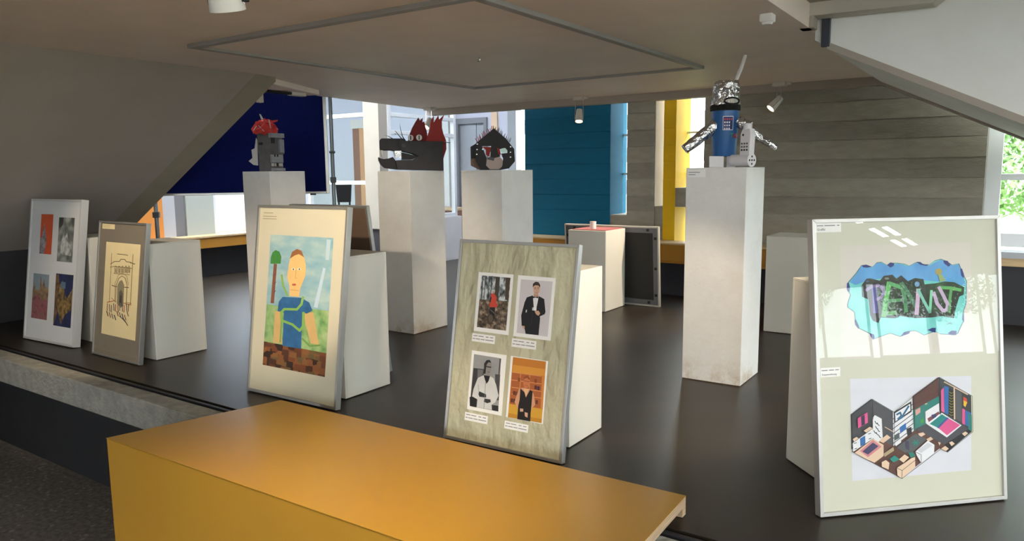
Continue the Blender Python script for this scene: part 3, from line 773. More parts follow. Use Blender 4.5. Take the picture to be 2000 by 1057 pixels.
a.p([(300, 360), (290, 430), (300, 435), (312, 380)], (30, 28, 32)); a.p([(290, 490), (350, 490), (345, 600), (330, 660), (315, 600), (300, 670), (280, 665)], (32, 28, 36)); a.s_([(300, 520), (390, 600), (360, 720)], 12, (96, 88, 78)); a.p(ell(300, 620, 34, 55), (60, 52, 46)); a.p(ell(300, 620, 26, 46), (96, 84, 70))
a.build('photograph', f4)
a = photo('p', '', [(617, 120), (1048, 155), (990, 878), (557, 820)], None, [(.309, .733), (.488, .733), (.488, .478), (.309, .478)])
a.p([(648, 168), (1012, 195), (955, 830), (597, 782)], mat('photo_wall', (206, 198, 200), 0.6, noise=0.06, scale=4)); 
SUIT = (30, 30, 34)
a.p([(795, 350), (715, 375), (690, 430), (650, 580), (655, 700), (690, 740), (700, 795), (850, 812), (868, 620), (865, 595), (920, 570), (930, 545), (915, 395), (855, 362)], SUIT); a.p([(785, 350), (852, 362), (838, 440), (820, 520), (795, 500)], (232, 230, 232)); a.p([(800, 330), (845, 335), (850, 365), (820, 375), (790, 362)], (190, 148, 122))
a.p([(785, 245), (800, 225), (850, 225), (868, 260), (860, 310), (838, 345), (815, 346), (795, 320)], SKIN); a.p([(783, 262), (786, 220), (815, 196), (850, 202), (870, 235), (866, 265), (850, 240), (815, 236), (795, 246)], (58, 46, 42))
for ex in (812, 846): a.p(ell(ex, 275, 7, 4), (70, 52, 48)); a.s_([(ex - 9, 263), (ex + 9, 264)], 4, (80, 60, 52))
a.s_([(829, 280), (826, 300), (833, 302)], 4, (180, 136, 112)); a.s_([(815, 322), (842, 324)], 5, (170, 104, 100))
a.p([(783, 362), (818, 372), (848, 366), (848, 386), (818, 378), (783, 384)], (24, 24, 26)); a.p([(780, 490), (828, 494), (825, 530), (778, 524)], (238, 238, 240)); a.p([(805, 535), (850, 528), (870, 560), (850, 588), (822, 570)], SKIN); a.p([(660, 700), (692, 705), (690, 740), (668, 728)], SKIN); a.p([(705, 520), (718, 515), (716, 545), (703, 550)], (220, 220, 224)); a.s_([(770, 380), (790, 520), (760, 700)], 4, (58, 58, 64))
a.build('photograph', f4)
a = photo('p', '', [(140, 92), (517, 152), (455, 810), (75, 735)], None, [(.107, .395), (.285, .395), (.285, .141), (.107, .141)])
a.p([(163, 135), (455, 185), (420, 765), (107, 702)], mat('photo_grey_wall', (150, 150, 150), 0.7, noise=0.12, scale=12)); a.p([(155, 285), (270, 300), (250, 500), (120, 640), (107, 702)], (58, 58, 60)); a.p([(200, 300), (262, 310), (245, 400), (195, 390)], (108, 108, 108)); a.p([(390, 355), (445, 362), (425, 640), (385, 640)], (70, 70, 72)); a.p([(440, 190), (458, 190), (430, 420), (418, 420)], (80, 80, 82)); a.p([(107, 600), (190, 610), (180, 718), (107, 702)], (30, 30, 32)); a.p([(350, 690), (420, 700), (420, 762), (352, 748)], (44, 44, 46))
a.p([(265, 365), (200, 395), (150, 520), (135, 595), (195, 630), (185, 715), (350, 745), (345, 690), (390, 660), (425, 590), (400, 470), (372, 400), (335, 375)], mat('photo_coat', (206, 206, 204), 0.7, noise=0.06, scale=24)); a.p([(265, 365), (335, 375), (318, 430), (295, 460), (280, 420)], (24, 24, 26))
a.p([(272, 260), (290, 210), (325, 200), (352, 225), (352, 290), (335, 350), (318, 370), (285, 350)], (136, 132, 128)); a.p([(270, 300), (272, 240), (300, 202), (335, 200), (350, 232), (320, 225), (300, 250), (292, 290), (285, 350), (265, 350)], (36, 36, 38)); a.s_([(300, 272), (345, 280)], 12, (40, 40, 42)); a.s_([(308, 330), (332, 334)], 5, (70, 66, 66))
a.p([(215, 540), (290, 575), (290, 610), (215, 600), (205, 570)], (44, 44, 46)); a.p([(270, 620), (335, 630), (340, 660), (300, 672), (262, 655)], (52, 50, 50)); a.s_([(285, 440), (275, 600), (262, 730)], 5, (120, 120, 120)); a.s_([(205, 470), (210, 545)], 5, (150, 150, 150))
a.build('photograph', f4)
a = photo('p', '', [(562, 157), (968, 218), (905, 902), (503, 822)], None, [(.306, .395), (.484, .395), (.484, .14), (.306, .14)])
a.p([(585, 170), (945, 222), (890, 890), (525, 825)], (196, 122, 44)); a.p([(572, 335), (900, 385), (880, 730), (548, 680)], (168, 92, 48)); a.p([(583, 255), (940, 305), (930, 380), (575, 330)], (214, 148, 58)); a.p([(900, 380), (930, 382), (905, 740), (880, 735)], (206, 132, 62))
for y in (335, 420, 500, 575): a.s_([(570, y), (890, y + 46)], 7, (222, 152, 92))
for x in (668, 770): a.s_([(x, 350), (x - 18, 640)], 7, (214, 142, 84))
for x, y, c in ((585, 540, (96, 50, 32)), (610, 545, (120, 60, 40)), (820, 480, (84, 40, 44)), (850, 490, (70, 40, 60)), (560, 620, (92, 48, 36)), (590, 625, (70, 40, 34)), (830, 640, (104, 56, 36)), (640, 395, (130, 70, 40)), (820, 410, (132, 66, 36))): a.p([(x, y), (x + 26, y + 4), (x + 22, y + 46), (x - 4, y + 42)], c)
a.p([(545, 680), (905, 740), (890, 890), (525, 825)], (206, 156, 50)); a.p([(533, 780), (895, 845), (890, 890), (525, 825)], (188, 132, 40))
a.p([(690, 505), (650, 520), (620, 600), (600, 660), (625, 720), (650, 750), (670, 700), (775, 720), (760, 790), (800, 720), (825, 690), (810, 580), (795, 545), (755, 520)], (206, 152, 118)); a.p([(665, 512), (715, 560), (725, 610), (770, 528), (798, 548), (790, 640), (775, 780), (770, 872), (628, 846), (640, 700), (655, 640)], (28, 22, 24)); a.p([(700, 515), (756, 522), (724, 610)], (226, 178, 136)); a.p([(700, 400), (730, 380), (765, 395), (770, 440), (755, 490), (735, 520), (710, 510), (696, 460)], (196, 116, 74)); a.p([(698, 430), (705, 390), (740, 374), (770, 400), (768, 425), (740, 400), (715, 405)], (140, 74, 44)); a.s_([(706, 432), (764, 440)], 5, (96, 52, 36)); a.s_([(720, 480), (745, 484)], 5, (150, 76, 56))
a.p([(660, 730), (695, 735), (695, 765), (660, 765)], SKIN); a.p([(710, 770), (745, 780), (740, 830), (712, 815)], SKIN)
a.build('photograph', f4)
def caption(par, x0, y0, x1, y1, lines, m=M_paper, z=ZA):
    a = Art(rect(0, 0, 100, 30), [(x0, y1), (x1, y1), (x1, y0), (x0, y0)], z); a.sheet(m)
    for i, segs in enumerate(lines):
        for s0, s1 in segs: a.p(rect(s0, 7 + i * 11, s1, 10 + i * 11), (142, 136, 146))
    return a.build('caption_card', par)
for k, (x0, y0, x1, y1) in enumerate(((.102, .434, .2205, .469), (.3045, .4335, .4225, .469), (.0985, .0935, .2175, .128), (.302, .0925, .4175, .125))):
    caption(f4, x0, y0, x1, y1, [[(6, 24), (27, 50), (60, 72), (78, 92)], [(4, 14), (17, 36), (39, 56), (59, 94)]])

# ---- largest: graffiti + isometric rooms
M_m5 = mat('mount_ivory', (206, 205, 188), 0.8, noise=0.01)
f5 = make_frame('framed_drawings', 'largest silver frame in front on the right with graffiti lettering above an isometric room drawing', (-.468, 2.498, .771, .714, .991, .125), .013, mat('silver_frame_bar', (190, 188, 186), 0.4, 0.5), M_m5, depth=0.032)
a = Art(rect(0, 0, 10, 10), [(.105, .9), (.6, .9), (.6, .52), (.105, .52)], ZA); a.sheet(mat('sheet_warm', (212, 206, 196), 0.85)); a.build('drawing_sheet', f5)
a = Art([(240, 165), (1260, 150), (1240, 870), (180, 780)], [(.181, .833), (.558, .826), (.543, .586), (.153, .634)], ZA + 0.0003)
AQ = ramp_mat('graffiti_aqua', [(0.3, (92, 190, 184)), (0.55, (120, 206, 200)), (0.75, (150, 218, 212))], 12)
out = [(240, 165), (300, 175), (350, 185), (400, 135), (450, 130), (510, 165), (550, 140), (620, 140), (690, 150), (735, 170), (800, 135), (850, 140), (930, 165), (1000, 115), (1060, 98), (1120, 118), (1180, 160), (1250, 145), (1285, 230), (1330, 330), (1325, 560), (1300, 640), (1300, 740), (1240, 870), (1180, 885), (1060, 878), (1000, 850), (890, 890), (800, 845), (740, 850), (640, 905), (540, 870), (480, 890), (370, 930), (320, 870), (215, 820), (175, 730), (165, 650), (95, 600), (95, 560), (125, 470), (90, 420), (100, 345), (180, 250)]
a.p(out, (60, 92, 110)); a.p([((x - 710) * 0.988 + 710, (y - 510) * 0.985 + 510) for x, y in out], AQ)
a.p([(240, 172), (340, 190), (400, 142), (450, 138), (510, 172), (620, 148), (735, 178), (800, 142), (930, 172), (1060, 106), (1180, 166), (1245, 154), (1310, 330), (1315, 380), (1150, 350), (1000, 330), (880, 320), (700, 340), (450, 300), (280, 330), (180, 370), (118, 340), (190, 255)], ramp_mat('graffiti_blue', [(0.3, (72, 140, 200)), (0.6, (92, 164, 216)), (0.8, (116, 190, 214))], 10))
NV = (40, 52, 120)
for q in ([(245, 165), (290, 158), (350, 180), (300, 190), (255, 185)], [(505, 162), (540, 135), (580, 145), (575, 170), (540, 190)], [(805, 130), (850, 130), (880, 155), (940, 155), (910, 172), (850, 160)], [(1085, 118), (1130, 118), (1160, 165), (1140, 180), (1095, 145)], [(1260, 200), (1280, 200), (1300, 260), (1296, 300), (1270, 270)], [(90, 350), (110, 345), (122, 390), (115, 450), (88, 410)], [(168, 725), (185, 730), (218, 800), (210, 825), (175, 780)], [(330, 870), (370, 880), (378, 915), (360, 935), (335, 900)], [(640, 905), (680, 855), (745, 842), (735, 870)], [(920, 835), (970, 812), (1010, 812), (1005, 862), (960, 850)], [(1130, 870), (1170, 840), (1225, 842), (1220, 885), (1180, 888)], [(1285, 655), (1300, 690), (1300, 755), (1280, 730)]): a.p(q, NV)
a.p([(242, 372), (290, 306), (330, 300), (430, 325), (470, 275), (560, 262), (600, 302), (650, 268), (720, 330), (790, 296), (880, 308), (892, 362), (1000, 352), (1100, 332), (1200, 340), (1302, 392), (1296, 468), (1250, 490), (1215, 610), (1195, 712), (1080, 690), (960, 705), (800, 712), (640, 690), (590, 715), (440, 705), (415, 762), (360, 740), (330, 680), (312, 520), (246, 490)], ramp_mat('graffiti_black', [(0.35, (24, 26, 28)), (0.55, (36, 46, 40)), (0.72, (60, 92, 62))], 20))
a.s_([(372, 395), (378, 520), (382, 648)], 46, (88, 84, 152)); a.s_([(292, 424), (340, 386), (410, 375), (460, 400), (470, 455), (440, 500), (395, 518)], 32, (128, 108, 152))
EG = (92, 176, 92)
a.s_([(525, 350), (498, 490), (470, 685)], 50, EG); a.s_([(530, 352), (650, 395)], 40, (84, 160, 100)); a.s_([(505, 535), (640, 525)], 34, (82, 140, 96)); a.s_([(470, 668), (590, 655)], 40, (110, 168, 112))
a.s_([(650, 355), (690, 520), (700, 640)], 40, (74, 134, 92)); a.s_([(655, 355), (730, 470), (805, 600)], 44, (66, 116, 84)); a.s_([(690, 540), (790, 560)], 30, (60, 100, 80))
a.s_([(826, 420), (818, 540), (808, 665)], 42, (206, 176, 206)); a.s_([(826, 420), (880, 530), (945, 650)], 30, (128, 196, 178)); a.s_([(945, 650), (962, 430)], 28, (132, 206, 172))
a.s_([(985, 450), (1020, 560), (1080, 635), (1120, 625), (1128, 570), (1085, 480), (1040, 395)], 36, (194, 170, 200)); a.s_([(1062, 395), (1160, 400), (1260, 420)], 32, (92, 168, 92)); a.s_([(1165, 412), (1150, 520), (1142, 645)], 30, (90, 150, 96))
a.p(ell(1035, 232, 34, 36), (164, 148, 72)); a.p([(1030, 262), (1070, 262), (1110, 325), (1045, 335)], (150, 172, 110)); a.p(ell(812, 360, 26, 28), (110, 150, 190)); a.s_([(1120, 775), (1150, 760), (1170, 772)], 6, (70, 110, 130))
a.p(ell(300, 330, 20, 12), (60, 74, 100)); a.p(ell(500, 302, 24, 12), (104, 122, 108)); a.build('graffiti_drawing', f5)
src = [(60, 110), (1150, 80), (1150, 930), (80, 1030)]
a = Art(src, [(.127, .453), (.59, .437), (.58, .11), (.125, .109)], ZA + 0.0002)
a.sheet(mat('sheet_cool', (214, 214, 222), 0.85, noise=0.02, scale=12))
DG, BR, TE, WH, BE, PK, BU, BK = (66, 66, 72), (92, 58, 50), (32, 122, 112), (226, 226, 230), (222, 192, 166), (214, 84, 140), (44, 104, 168), (34, 34, 40)
def P(c, *pts): a.p(list(pts), c)
P(BR, (75, 765), (255, 610), (450, 715), (632, 575), (860, 420), (1152, 580), (925, 765), (865, 735), (515, 1003))
P(DG, (65, 430), (250, 290), (258, 610), (72, 745)); P((76, 76, 82), (250, 290), (445, 405), (450, 716), (256, 610))
P(WH, (445, 405), (620, 265), (632, 578), (450, 716))
for i in range(6): a.s_([(447, 470 + 44 * i), (626, 335 + 44 * i)], 6, BK)
P(BK, (452, 408), (610, 310), (612, 405), (456, 510)); P(WH, (464, 418), (600, 332), (602, 394), (468, 492)); a.s_([(480, 430), (510, 412), (520, 440), (490, 470), (520, 460), (585, 355)], 16, (36, 96, 130)); P(BU, (505, 545), (560, 505), (565, 560), (510, 600)); P(BK, (565, 560), (610, 540), (615, 600), (575, 625)); P((70, 84, 84), (455, 620), (500, 590), (505, 640), (460, 665))
P(WH, (460, 690), (515, 645), (518, 680), (470, 715))
P((86, 52, 46), (620, 265), (853, 93), (858, 262), (625, 392)); P(TE, (625, 392), (858, 262), (862, 440), (632, 580)); P((206, 150, 140), (645, 390), (690, 365), (690, 410), (650, 440)); P((60, 150, 70), (690, 480), (720, 460), (724, 500), (695, 512)); a.s_([(735, 335), (750, 330)], 10, BE)
P((56, 60, 64), (853, 93), (1147, 260), (1152, 580), (862, 430)); a.s_([(905, 135), (1115, 248)], 10, BE)
P(PK, (876, 210), (900, 185), (905, 412), (878, 398)); P(BU, (903, 170), (945, 182), (942, 432), (905, 412)); P((40, 42, 40), (945, 190), (985, 212), (990, 462), (943, 434))
for i in range(9): a.s_([(950, 225 + 25 * i), (966, 238 + 25 * i), (982, 232 + 25 * i)], 5, (150, 140, 66))
a.s_([(993, 180), (996, 470)], 12, BE); P((84, 86, 90), (1002, 200), (1060, 235), (1062, 500), (1003, 468)); P((210, 70, 60), (1075, 265), (1105, 285), (1110, 330), (1075, 320)); P((232, 186, 56), (1078, 300), (1110, 318), (1092, 362), (1076, 345)); P(PK, (1065, 372), (1090, 384), (1090, 522), (1064, 508)); P(BU, (1092, 388), (1146, 414), (1146, 548), (1092, 522)); P(TE, (1116, 420), (1150, 430), (1152, 578), (1120, 560))
P((70, 70, 78), (640, 560), (735, 515), (1010, 470), (1118, 560), (905, 698)); P(BK, (905, 698), (1118, 560), (1150, 582), (928, 768))
P(WH, (732, 402), (855, 325), (860, 430), (768, 530), (735, 505)); P((120, 60, 66), (750, 465), (850, 400), (862, 420), (765, 500)); P((46, 50, 92), (785, 432), (825, 420), (835, 455), (800, 470)); P(WH, (742, 512), (880, 412), (1058, 525), (925, 634)); P((24, 132, 128), (770, 512), (880, 425), (936, 460), (850, 550)); P((60, 84, 150), (836, 545), (925, 452), (945, 462), (858, 556)); P(PK, (852, 552), (940, 462), (1045, 522), (926, 615))
for q in ([(665, 600), (710, 588), (732, 606), (690, 632)], [(740, 650), (780, 628), (802, 650), (760, 672)], [(1060, 600), (1092, 580), (1116, 596), (1085, 622)], [(872, 735), (910, 710), (942, 735), (912, 760)], [(945, 680), (970, 668), (996, 690), (966, 712)], [(845, 675), (870, 680), (858, 708)]): P(BE, *q)
P((80, 84, 88), (470, 722), (640, 600), (742, 650), (620, 762), (545, 772)); 
for i in range(6): a.s_([(645, 682), (645 + 34 * math.cos(i * 1.05), 682 + 26 * math.sin(i * 1.05))], 10, TE)
P(WH, (640, 762), (752, 662), (812, 700), (808, 776), (692, 862), (655, 800)); P((200, 202, 208), (660, 750), (752, 680), (795, 705), (690, 775)); a.s_([(640, 762), (692, 790), (692, 862)], 4, BK)
P((60, 52, 80), (545, 660), (580, 668), (585, 750), (552, 735)); P(TE, (575, 770), (620, 765), (640, 800), (600, 820))
P(WH, (72, 690), (256, 556), (264, 640), (80, 765)); P(BU, (142, 645), (188, 618), (192, 692), (146, 716)); P(BE, (78, 650), (110, 630), (130, 642), (90, 672)); P(BE, (175, 575), (230, 538), (256, 552), (200, 590))
for x, y in ((100, 685), (105, 735), (228, 600), (232, 645)): a.s_([(x - 10, y + 4), (x + 10, y - 4)], 6, BK)
P(WH, (255, 462), (275, 433), (336, 466), (346, 642), (300, 684), (260, 640)); 
for x, y in ((285, 500), (305, 515), (290, 545), (275, 585), (295, 600), (308, 570), (318, 625)): a.s_([(x - 9, y - 12), (x, y + 6), (x + 10, y + 12)], 7, BK)
P(PK, (120, 462), (208, 408), (212, 500), (124, 552)); P((52, 36, 72), (150, 446), (182, 428), (186, 514), (154, 532)); a.s_([(365, 540), (435, 580)], 6, BE)
P(BE, (85, 778), (258, 645), (352, 700), (352, 800), (270, 862)); P((206, 128, 136), (138, 755), (258, 654), (334, 716), (212, 812)); P((60, 56, 96), (162, 760), (256, 680), (306, 712), (212, 788))
P(BE, (310, 665), (382, 608), (416, 634), (350, 684)); P((168, 150, 120), (352, 780), (440, 718), (446, 752), (362, 808)); P((44, 132, 122), (404, 826), (450, 795), (496, 830), (442, 858)); P(BE, (335, 855), (372, 836), (404, 862), (396, 922), (336, 896)); P(BE, (490, 830), (540, 786), (580, 812), (530, 860)); P(BE, (470, 908), (600, 820), (634, 808), (636, 902), (515, 1002), (475, 975)); a.s_([(470, 908), (518, 930), (636, 836)], 4, BK); a.s_([(518, 930), (515, 1000)], 4, BK)
for q in ([(65, 430), (250, 290), (445, 405), (620, 265), (853, 93), (1147, 260), (1152, 580), (925, 765), (865, 735), (515, 1003), (75, 765), (65, 430)], [(445, 405), (450, 716)], [(620, 265), (632, 578)], [(853, 93), (862, 430)], [(250, 290), (256, 470)]): a.s_(q, 4, BK)
a.build('room_drawing', f5)
c1 = caption(f5, .017, .947, .11, .978, [[(5, 30), (34, 76), (84, 93)]], z=ZA + 0.0003)
c2 = caption(f5, .02, .464, .092, .495, [[(5, 36), (42, 68), (74, 93)]], z=ZA + 0.0003)
text_mesh('caption_print', 'Graffiti', 0.0105, M_ink, c1, (.0215, .953, ZA + 0.0012), 0.0001)
text_mesh('caption_print', 'Traumwohnung', 0.0085, M_ink, c2, (.0235, .4695, ZA + 0.0012), 0.0001)

# ---- frame turned away behind the red topped box
M_backg = mat('back_board_black', (40, 38, 36), 0.7)
e = empty('turned_frame'); tag(e, 'frame seen from behind with dark back and clips, leaning on the red topped box', 'framed picture', 'framed works leaning on the platform')
W, Hh, t = 0.905, 0.69, 0.075
u, v = Vector((1, 0, 0)), Vector((0, -math.sin(t), math.cos(t))); o_ = u.cross(v)
e.matrix_world = Matrix(((u.x, v.x, o_.x, -3.36), (u.y, v.y, o_.y, 5.845), (u.z, v.z, o_.z, 0.002), (0, 0, 0, 1)))
M_fw = mat('pale_frame_edge', (196, 192, 182), 0.5, 0.2); M_fi = mat('frame_inner_grey', (112, 112, 116), 0.5, 0.5)
for poly in ([(0, 0), (W, 0), (W - .012, .012), (.012, .012)], [(W, 0), (W, Hh), (W - .012, Hh - .012), (W - .012, .012)], [(W, Hh), (0, Hh), (.012, Hh - .012), (W - .012, Hh - .012)], [(0, Hh), (0, 0), (.012, .012), (.012, Hh - .012)]):
    mb = MB(); mb.prism(poly, -0.028, 0); mb.build('frame_bar', M_fw, e)
b = .055
for poly in ([(.012, .012), (W - .012, .012), (W - b, b), (b, b)], [(W - .012, .012), (W - .012, Hh - .012), (W - b, Hh - b), (W - b, b)], [(W - .012, Hh - .012), (.012, Hh - .012), (b, Hh - b), (W - b, Hh - b)], [(.012, Hh - .012), (.012, .012), (b, b), (b, Hh - b)]):
    mb = MB(); mb.prism(poly, -0.02, -0.006); mb.build('frame_flange', M_fi, e)
mb = MB(); mb.box((b - 0.01, b - 0.01, -0.022), (W - b + 0.01, Hh - b + 0.01, -0.016)); mb.build('back_board', M_backg, e)
for x, y in ((.1, Hh - .03), (W - .1, Hh - .03), (W - .033, Hh - .1), (.033, Hh - .1), (W - .033, Hh * .48), (.033, Hh * .48), (W - .033, .1), (.033, .1), (W - .1, .033), (.1, .033), (W / 2, Hh - .03), (W / 2, .033)):
    mb = MB(); mb.box((x - .011, y - .011, -0.006), (x + .011, y + .011, -0.001)); mb.build('clip', M_blk, e)
# ---- another frame leaning back to back behind the painted portrait
e = make_frame('turned_frame', 'brown backed frame leaning behind the painted portrait box, mostly hidden', (-2.97, 3.11, PI, .65, .985, .145), .014, M_alu, M_m3)
e['label'] = 'frame with brown back leaning against the far side of the box behind the painted portrait'

# ================================================================== sculptures
def facing(X, Y): return math.atan2(-X, Y)      # turns local -y towards the viewer's side of the room
M_card = mat('charcoal_card', (58, 56, 58), 0.85, noise=0.12, scale=14, bump=0.1, bscale=40)
M_cardd = mat('black_card', (32, 30, 30), 0.7, noise=0.1, scale=14)
M_redc = mat('red_card', (150, 46, 40), 0.8, noise=0.06, scale=10)
M_red_shade = mat('shaded_red_card', (118, 30, 30), 0.8, noise=0.06, scale=10)  # red card again, with the far sheet's shade put into the colour
M_foil = mat('crumpled_foil', (214, 214, 216), 0.16, 1.0, bump=1.0, bscale=26)

# ---- dragon head; profile in cm-like units taken along its length
DX, DY = -3.685, 4.12
e = empty('dragon_head', (DX, DY, PT), facing(DX, DY) + 0.05)
tag(e, 'charcoal cardboard dragon head with open jaws and red flame crest', 'sculpture')
S = 1 / 1735.0
def d2(pts): return [((x - 545) * S, (872 - y) * S) for x, y in pts]
skull = [(485, 500), (945, 508), (945, 872), (560, 862), (370, 855), (350, 740), (420, 735), (560, 735), (640, 690), (560, 655), (420, 622), (400, 560), (400, 475)]
mb = MB(); mb.prism(d2(skull), -0.085, 0.10, 'y'); mb.build('skull', M_card, e, bevel=0.003)
mb = MB(); mb.prism(d2([(430, 640), (640, 690), (560, 728), (430, 728)]), -0.07, 0.085, 'y'); mb.build('mouth_interior', M_cardd, e)
mb = MB(); mb.prism(d2([(160, 490), (185, 466), (470, 468), (488, 500), (420, 625), (370, 630), (290, 612), (168, 612), (160, 590)]), -0.06, 0.075, 'y'); mb.build('upper_jaw', M_card, e, bevel=0.006)
mb = MB(); mb.prism(d2([(135, 695), (165, 712), (200, 722), (260, 716), (318, 695), (350, 740), (372, 855), (210, 832), (160, 785), (138, 735)]), -0.06, 0.075, 'y'); mb.build('lower_jaw', M_cardd, e, bevel=0.004)
mb = MB(); mb.lathe([(0.013, 0), (0.013, 0.004)], ((450 - 545) * S, -0.0865, (872 - 560) * S), 14, (0, -1, 0)); mb.build('nostril', M_blk, e)
M_tooth = mat('tooth_paper', (214, 208, 200), 0.6)
for x, y, h in ((180, 612, 62), (345, 625, 60)):
    for yy in (-0.055, 0.06):
        mb = MB(); mb.lathe([(0.011, 0), (0.007, h * S * 0.6), (0.001, h * S * 1.6)], ((x - 545) * S, yy, (872 - y) * S), 10, (0.1, 0, -1)); mb.build('fang', M_tooth, e, smooth=True)
mb = MB(); mb.prism(d2([(345, 622), (420, 622), (420, 720), (395, 690), (385, 718), (370, 690), (350, 712)]), -0.066, -0.06, 'y'); mb.build('foil_teeth', M_foil, e)
for ex, ty in ((548, -0.02), (650, -0.06)):
    c = ((ex - 545) * S, ty, (872 - 458) * S)
    mb = MB(); mb.lathe([(0.001, -0.004), (0.016, -0.003), (0.0215, 0.0), (0.0215, 0.004)], c, 20, (0, 1, 0)); ey = mb.build('eye', M_tooth, e, smooth=True)
    mb = MB(); mb.prism([(c[0] - 0.004, c[2] - 0.014), (c[0] + 0.0, c[2] - 0.017), (c[0] + 0.004, c[2] - 0.012), (c[0] + 0.004, c[2] + 0.012), (c[0], c[2] + 0.017), (c[0] - 0.004, c[2] + 0.012)], c[1] - 0.0065, c[1] - 0.004, 'y'); mb.build('pupil', M_blk, ey)
for pts in ([(470, 500), (440, 430), (422, 340), (418, 268), (430, 350), (450, 430), (486, 495)], [(430, 470), (385, 410), (352, 366), (362, 370), (400, 415), (444, 468)], [(320, 470), (270, 440), (216, 424), (275, 434), (335, 466)], [(372, 408), (345, 400), (348, 404), (368, 416)]):
    mb = MB(); mb.prism(d2(pts), -0.004, 0.0, 'y'); mb.build('whisker', M_cardd, e)
# flame crest: two sheets with a gap between them
fl1 = [(515, 500), (535, 420), (570, 335), (612, 262), (655, 200), (672, 240), (690, 222), (712, 205), (704, 262), (726, 250), (742, 310), (758, 380), (764, 450), (742, 500)]
fl2 = [(740, 500), (760, 440), (788, 350), (810, 240), (848, 180), (846, 262), (886, 205), (906, 172), (914, 228), (982, 165), (948, 250), (948, 330), (962, 400), (990, 470), (1000, 508)]
mb = MB(); mb.prism(d2(fl1), 0.012, 0.016, 'y'); o = mb.build('flame_sheet', M_red_shade, e)
mb = MB(); mb.prism(d2(fl2), -0.005, -0.001, 'y'); o = mb.build('flame_sheet', M_redc, e)
mb = MB(); mb.prism(d2([(945, 512), (1000, 512), (1000, 600), (975, 670), (950, 745), (945, 720)]), 0.0, 0.004, 'y'); mb.build('flame_sheet', M_redc, e)
mb = MB(); mb.tube(((900 - 545) * S, -0.02, (872 - 508) * S), ((1050 - 545) * S, -0.02, (872 - 520) * S), 0.0025, 6); mb.build('wire', M_cardd, e)

# ---- black hooded mask
DX, DY = -2.93, 4.10
e = empty('hooded_mask', (DX, DY, PT - 0.002), facing(DX, DY) - 0.06)
tag(e, 'faceted black cardboard hood mask with red nose and fringed top', 'sculpture')
S2 = 1 / 1985.0
def m2(pts): return [((x - 775) * S2, (912 - y) * S2) for x, y in pts]
outl = [(560, 560), (800, 370), (960, 510), (1062, 640), (1070, 800), (990, 892), (880, 910), (620, 910), (560, 800), (545, 680)]
# shell: ring of facets from the front outline to a smaller rear outline
fr_ = m2(outl); n = len(fr_)
cx, cz = 0.015, 0.13
rear = [(cx + (x - cx) * 0.8, max(0.0, cz + (z - cz) * 0.86)) for x, z in fr_]
mb = MB()
mb.add([(x, -0.08, z) for x, z in fr_] + [(x, 0.11, z) for x, z in rear], [(i, (i + 1) % n, n + (i + 1) % n, n + i) for i in range(n)])
sh = mb.build('hood_shell', M_cardd, e); so = sh.modifiers.new('thick', 'SOLIDIFY'); so.thickness = 0.004
# face plate with mouth and eye holes cut out (built as strips round the openings)
mouth = ell(800, 815, 112, 98, 20)
def plate(name, polys, y0, y1, m):
    mb = MB()
    for q in polys: mb.prism(m2(q), y0, y1, 'y')
    return mb.build(name, m, e)
plate('face_plate', [[(560, 560), (800, 370), (960, 510), (1030, 600), (640, 600), (548, 640)]], -0.086, -0.08, M_cardd)
plate('face_plate', [[(548, 640), (640, 600), (700, 760), (690, 850), (740, 908), (620, 910), (560, 800), (545, 680)]], -0.086, -0.08, M_cardd)
plate('face_plate', [[(1030, 600), (1062, 640), (1070, 800), (990, 892), (880, 910), (905, 850), (915, 760), (885, 700), (970, 690), (972, 655), (940, 628), (870, 640), (835, 700), (820, 600)]], -0.086, -0.08, M_cardd)
plate('nose_bridge', [[(760, 600), (835, 600), (850, 690), (880, 735), (800, 755), (745, 735)]], -0.094, -0.086, M_cardd)
plate('red_eye_patch', [[(640, 606), (765, 612), (742, 700), (735, 738), (690, 712), (690, 650)]], -0.0845, -0.079, M_redc)
plate('red_eye_patch', [[(835, 615), (872, 640), (885, 705), (858, 738), (838, 690)]], -0.0905, -0.086, M_redc)
plate('glass_eye', [[(868, 655), (900, 632), (945, 626), (972, 662), (955, 690), (905, 688)]], -0.088, -0.083, mat('pale_green_eye', (196, 226, 214), 0.4))
plate('mouth_lining', [mouth], -0.07, -0.066, mat('beige_card', (176, 156, 146), 0.85, noise=0.08))
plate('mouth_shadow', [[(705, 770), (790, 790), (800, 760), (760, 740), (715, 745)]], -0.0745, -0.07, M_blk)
plate('side_flap', [[(478, 602), (560, 556), (552, 680), (562, 800), (625, 908), (600, 910), (480, 850)]], -0.03, -0.024, M_cardd)
plate('bare_flap', [[(478, 760), (545, 752), (590, 840), (622, 906), (598, 908), (480, 848)]], -0.036, -0.03, mat('brown_card', (120, 96, 80), 0.85, noise=0.08))
for x, y in ((578, 573), (574, 643), (570, 705), (1015, 612), (1013, 682), (1013, 746), (650, 640), (893, 722)):
    c = m2([(x, y)])[0]
    mb = MB(); mb.lathe([(0.0055, 0), (0.0055, 0.003), (0.001, 0.005)], (c[0], -0.086, c[1]), 10, (0, -1, 0)); mb.build('stud', M_chrome, e)
for side, (p0, p1, m) in enumerate((((580, 535), (790, 378), M_redc), ((815, 385), (1000, 545), M_cardd))):
    for i in range(14):
        t = i / 13
        x, y = p0[0] + (p1[0] - p0[0]) * t, p0[1] + (p1[1] - p0[1]) * t
        ln = random.uniform(35, 60); dx = random.uniform(-24, 24) + (-14 if side == 0 else 16)
        mb = MB(); mb.prism(m2([(x - 6, y + 8), (x + 6, y + 4), (x + dx + 3, y - ln), (x + dx - 2, y - ln + 5)]), -0.078 + 0.004 * (i % 3), -0.076 + 0.004 * (i % 3), 'y'); mb.build('fringe_strip', m, e)

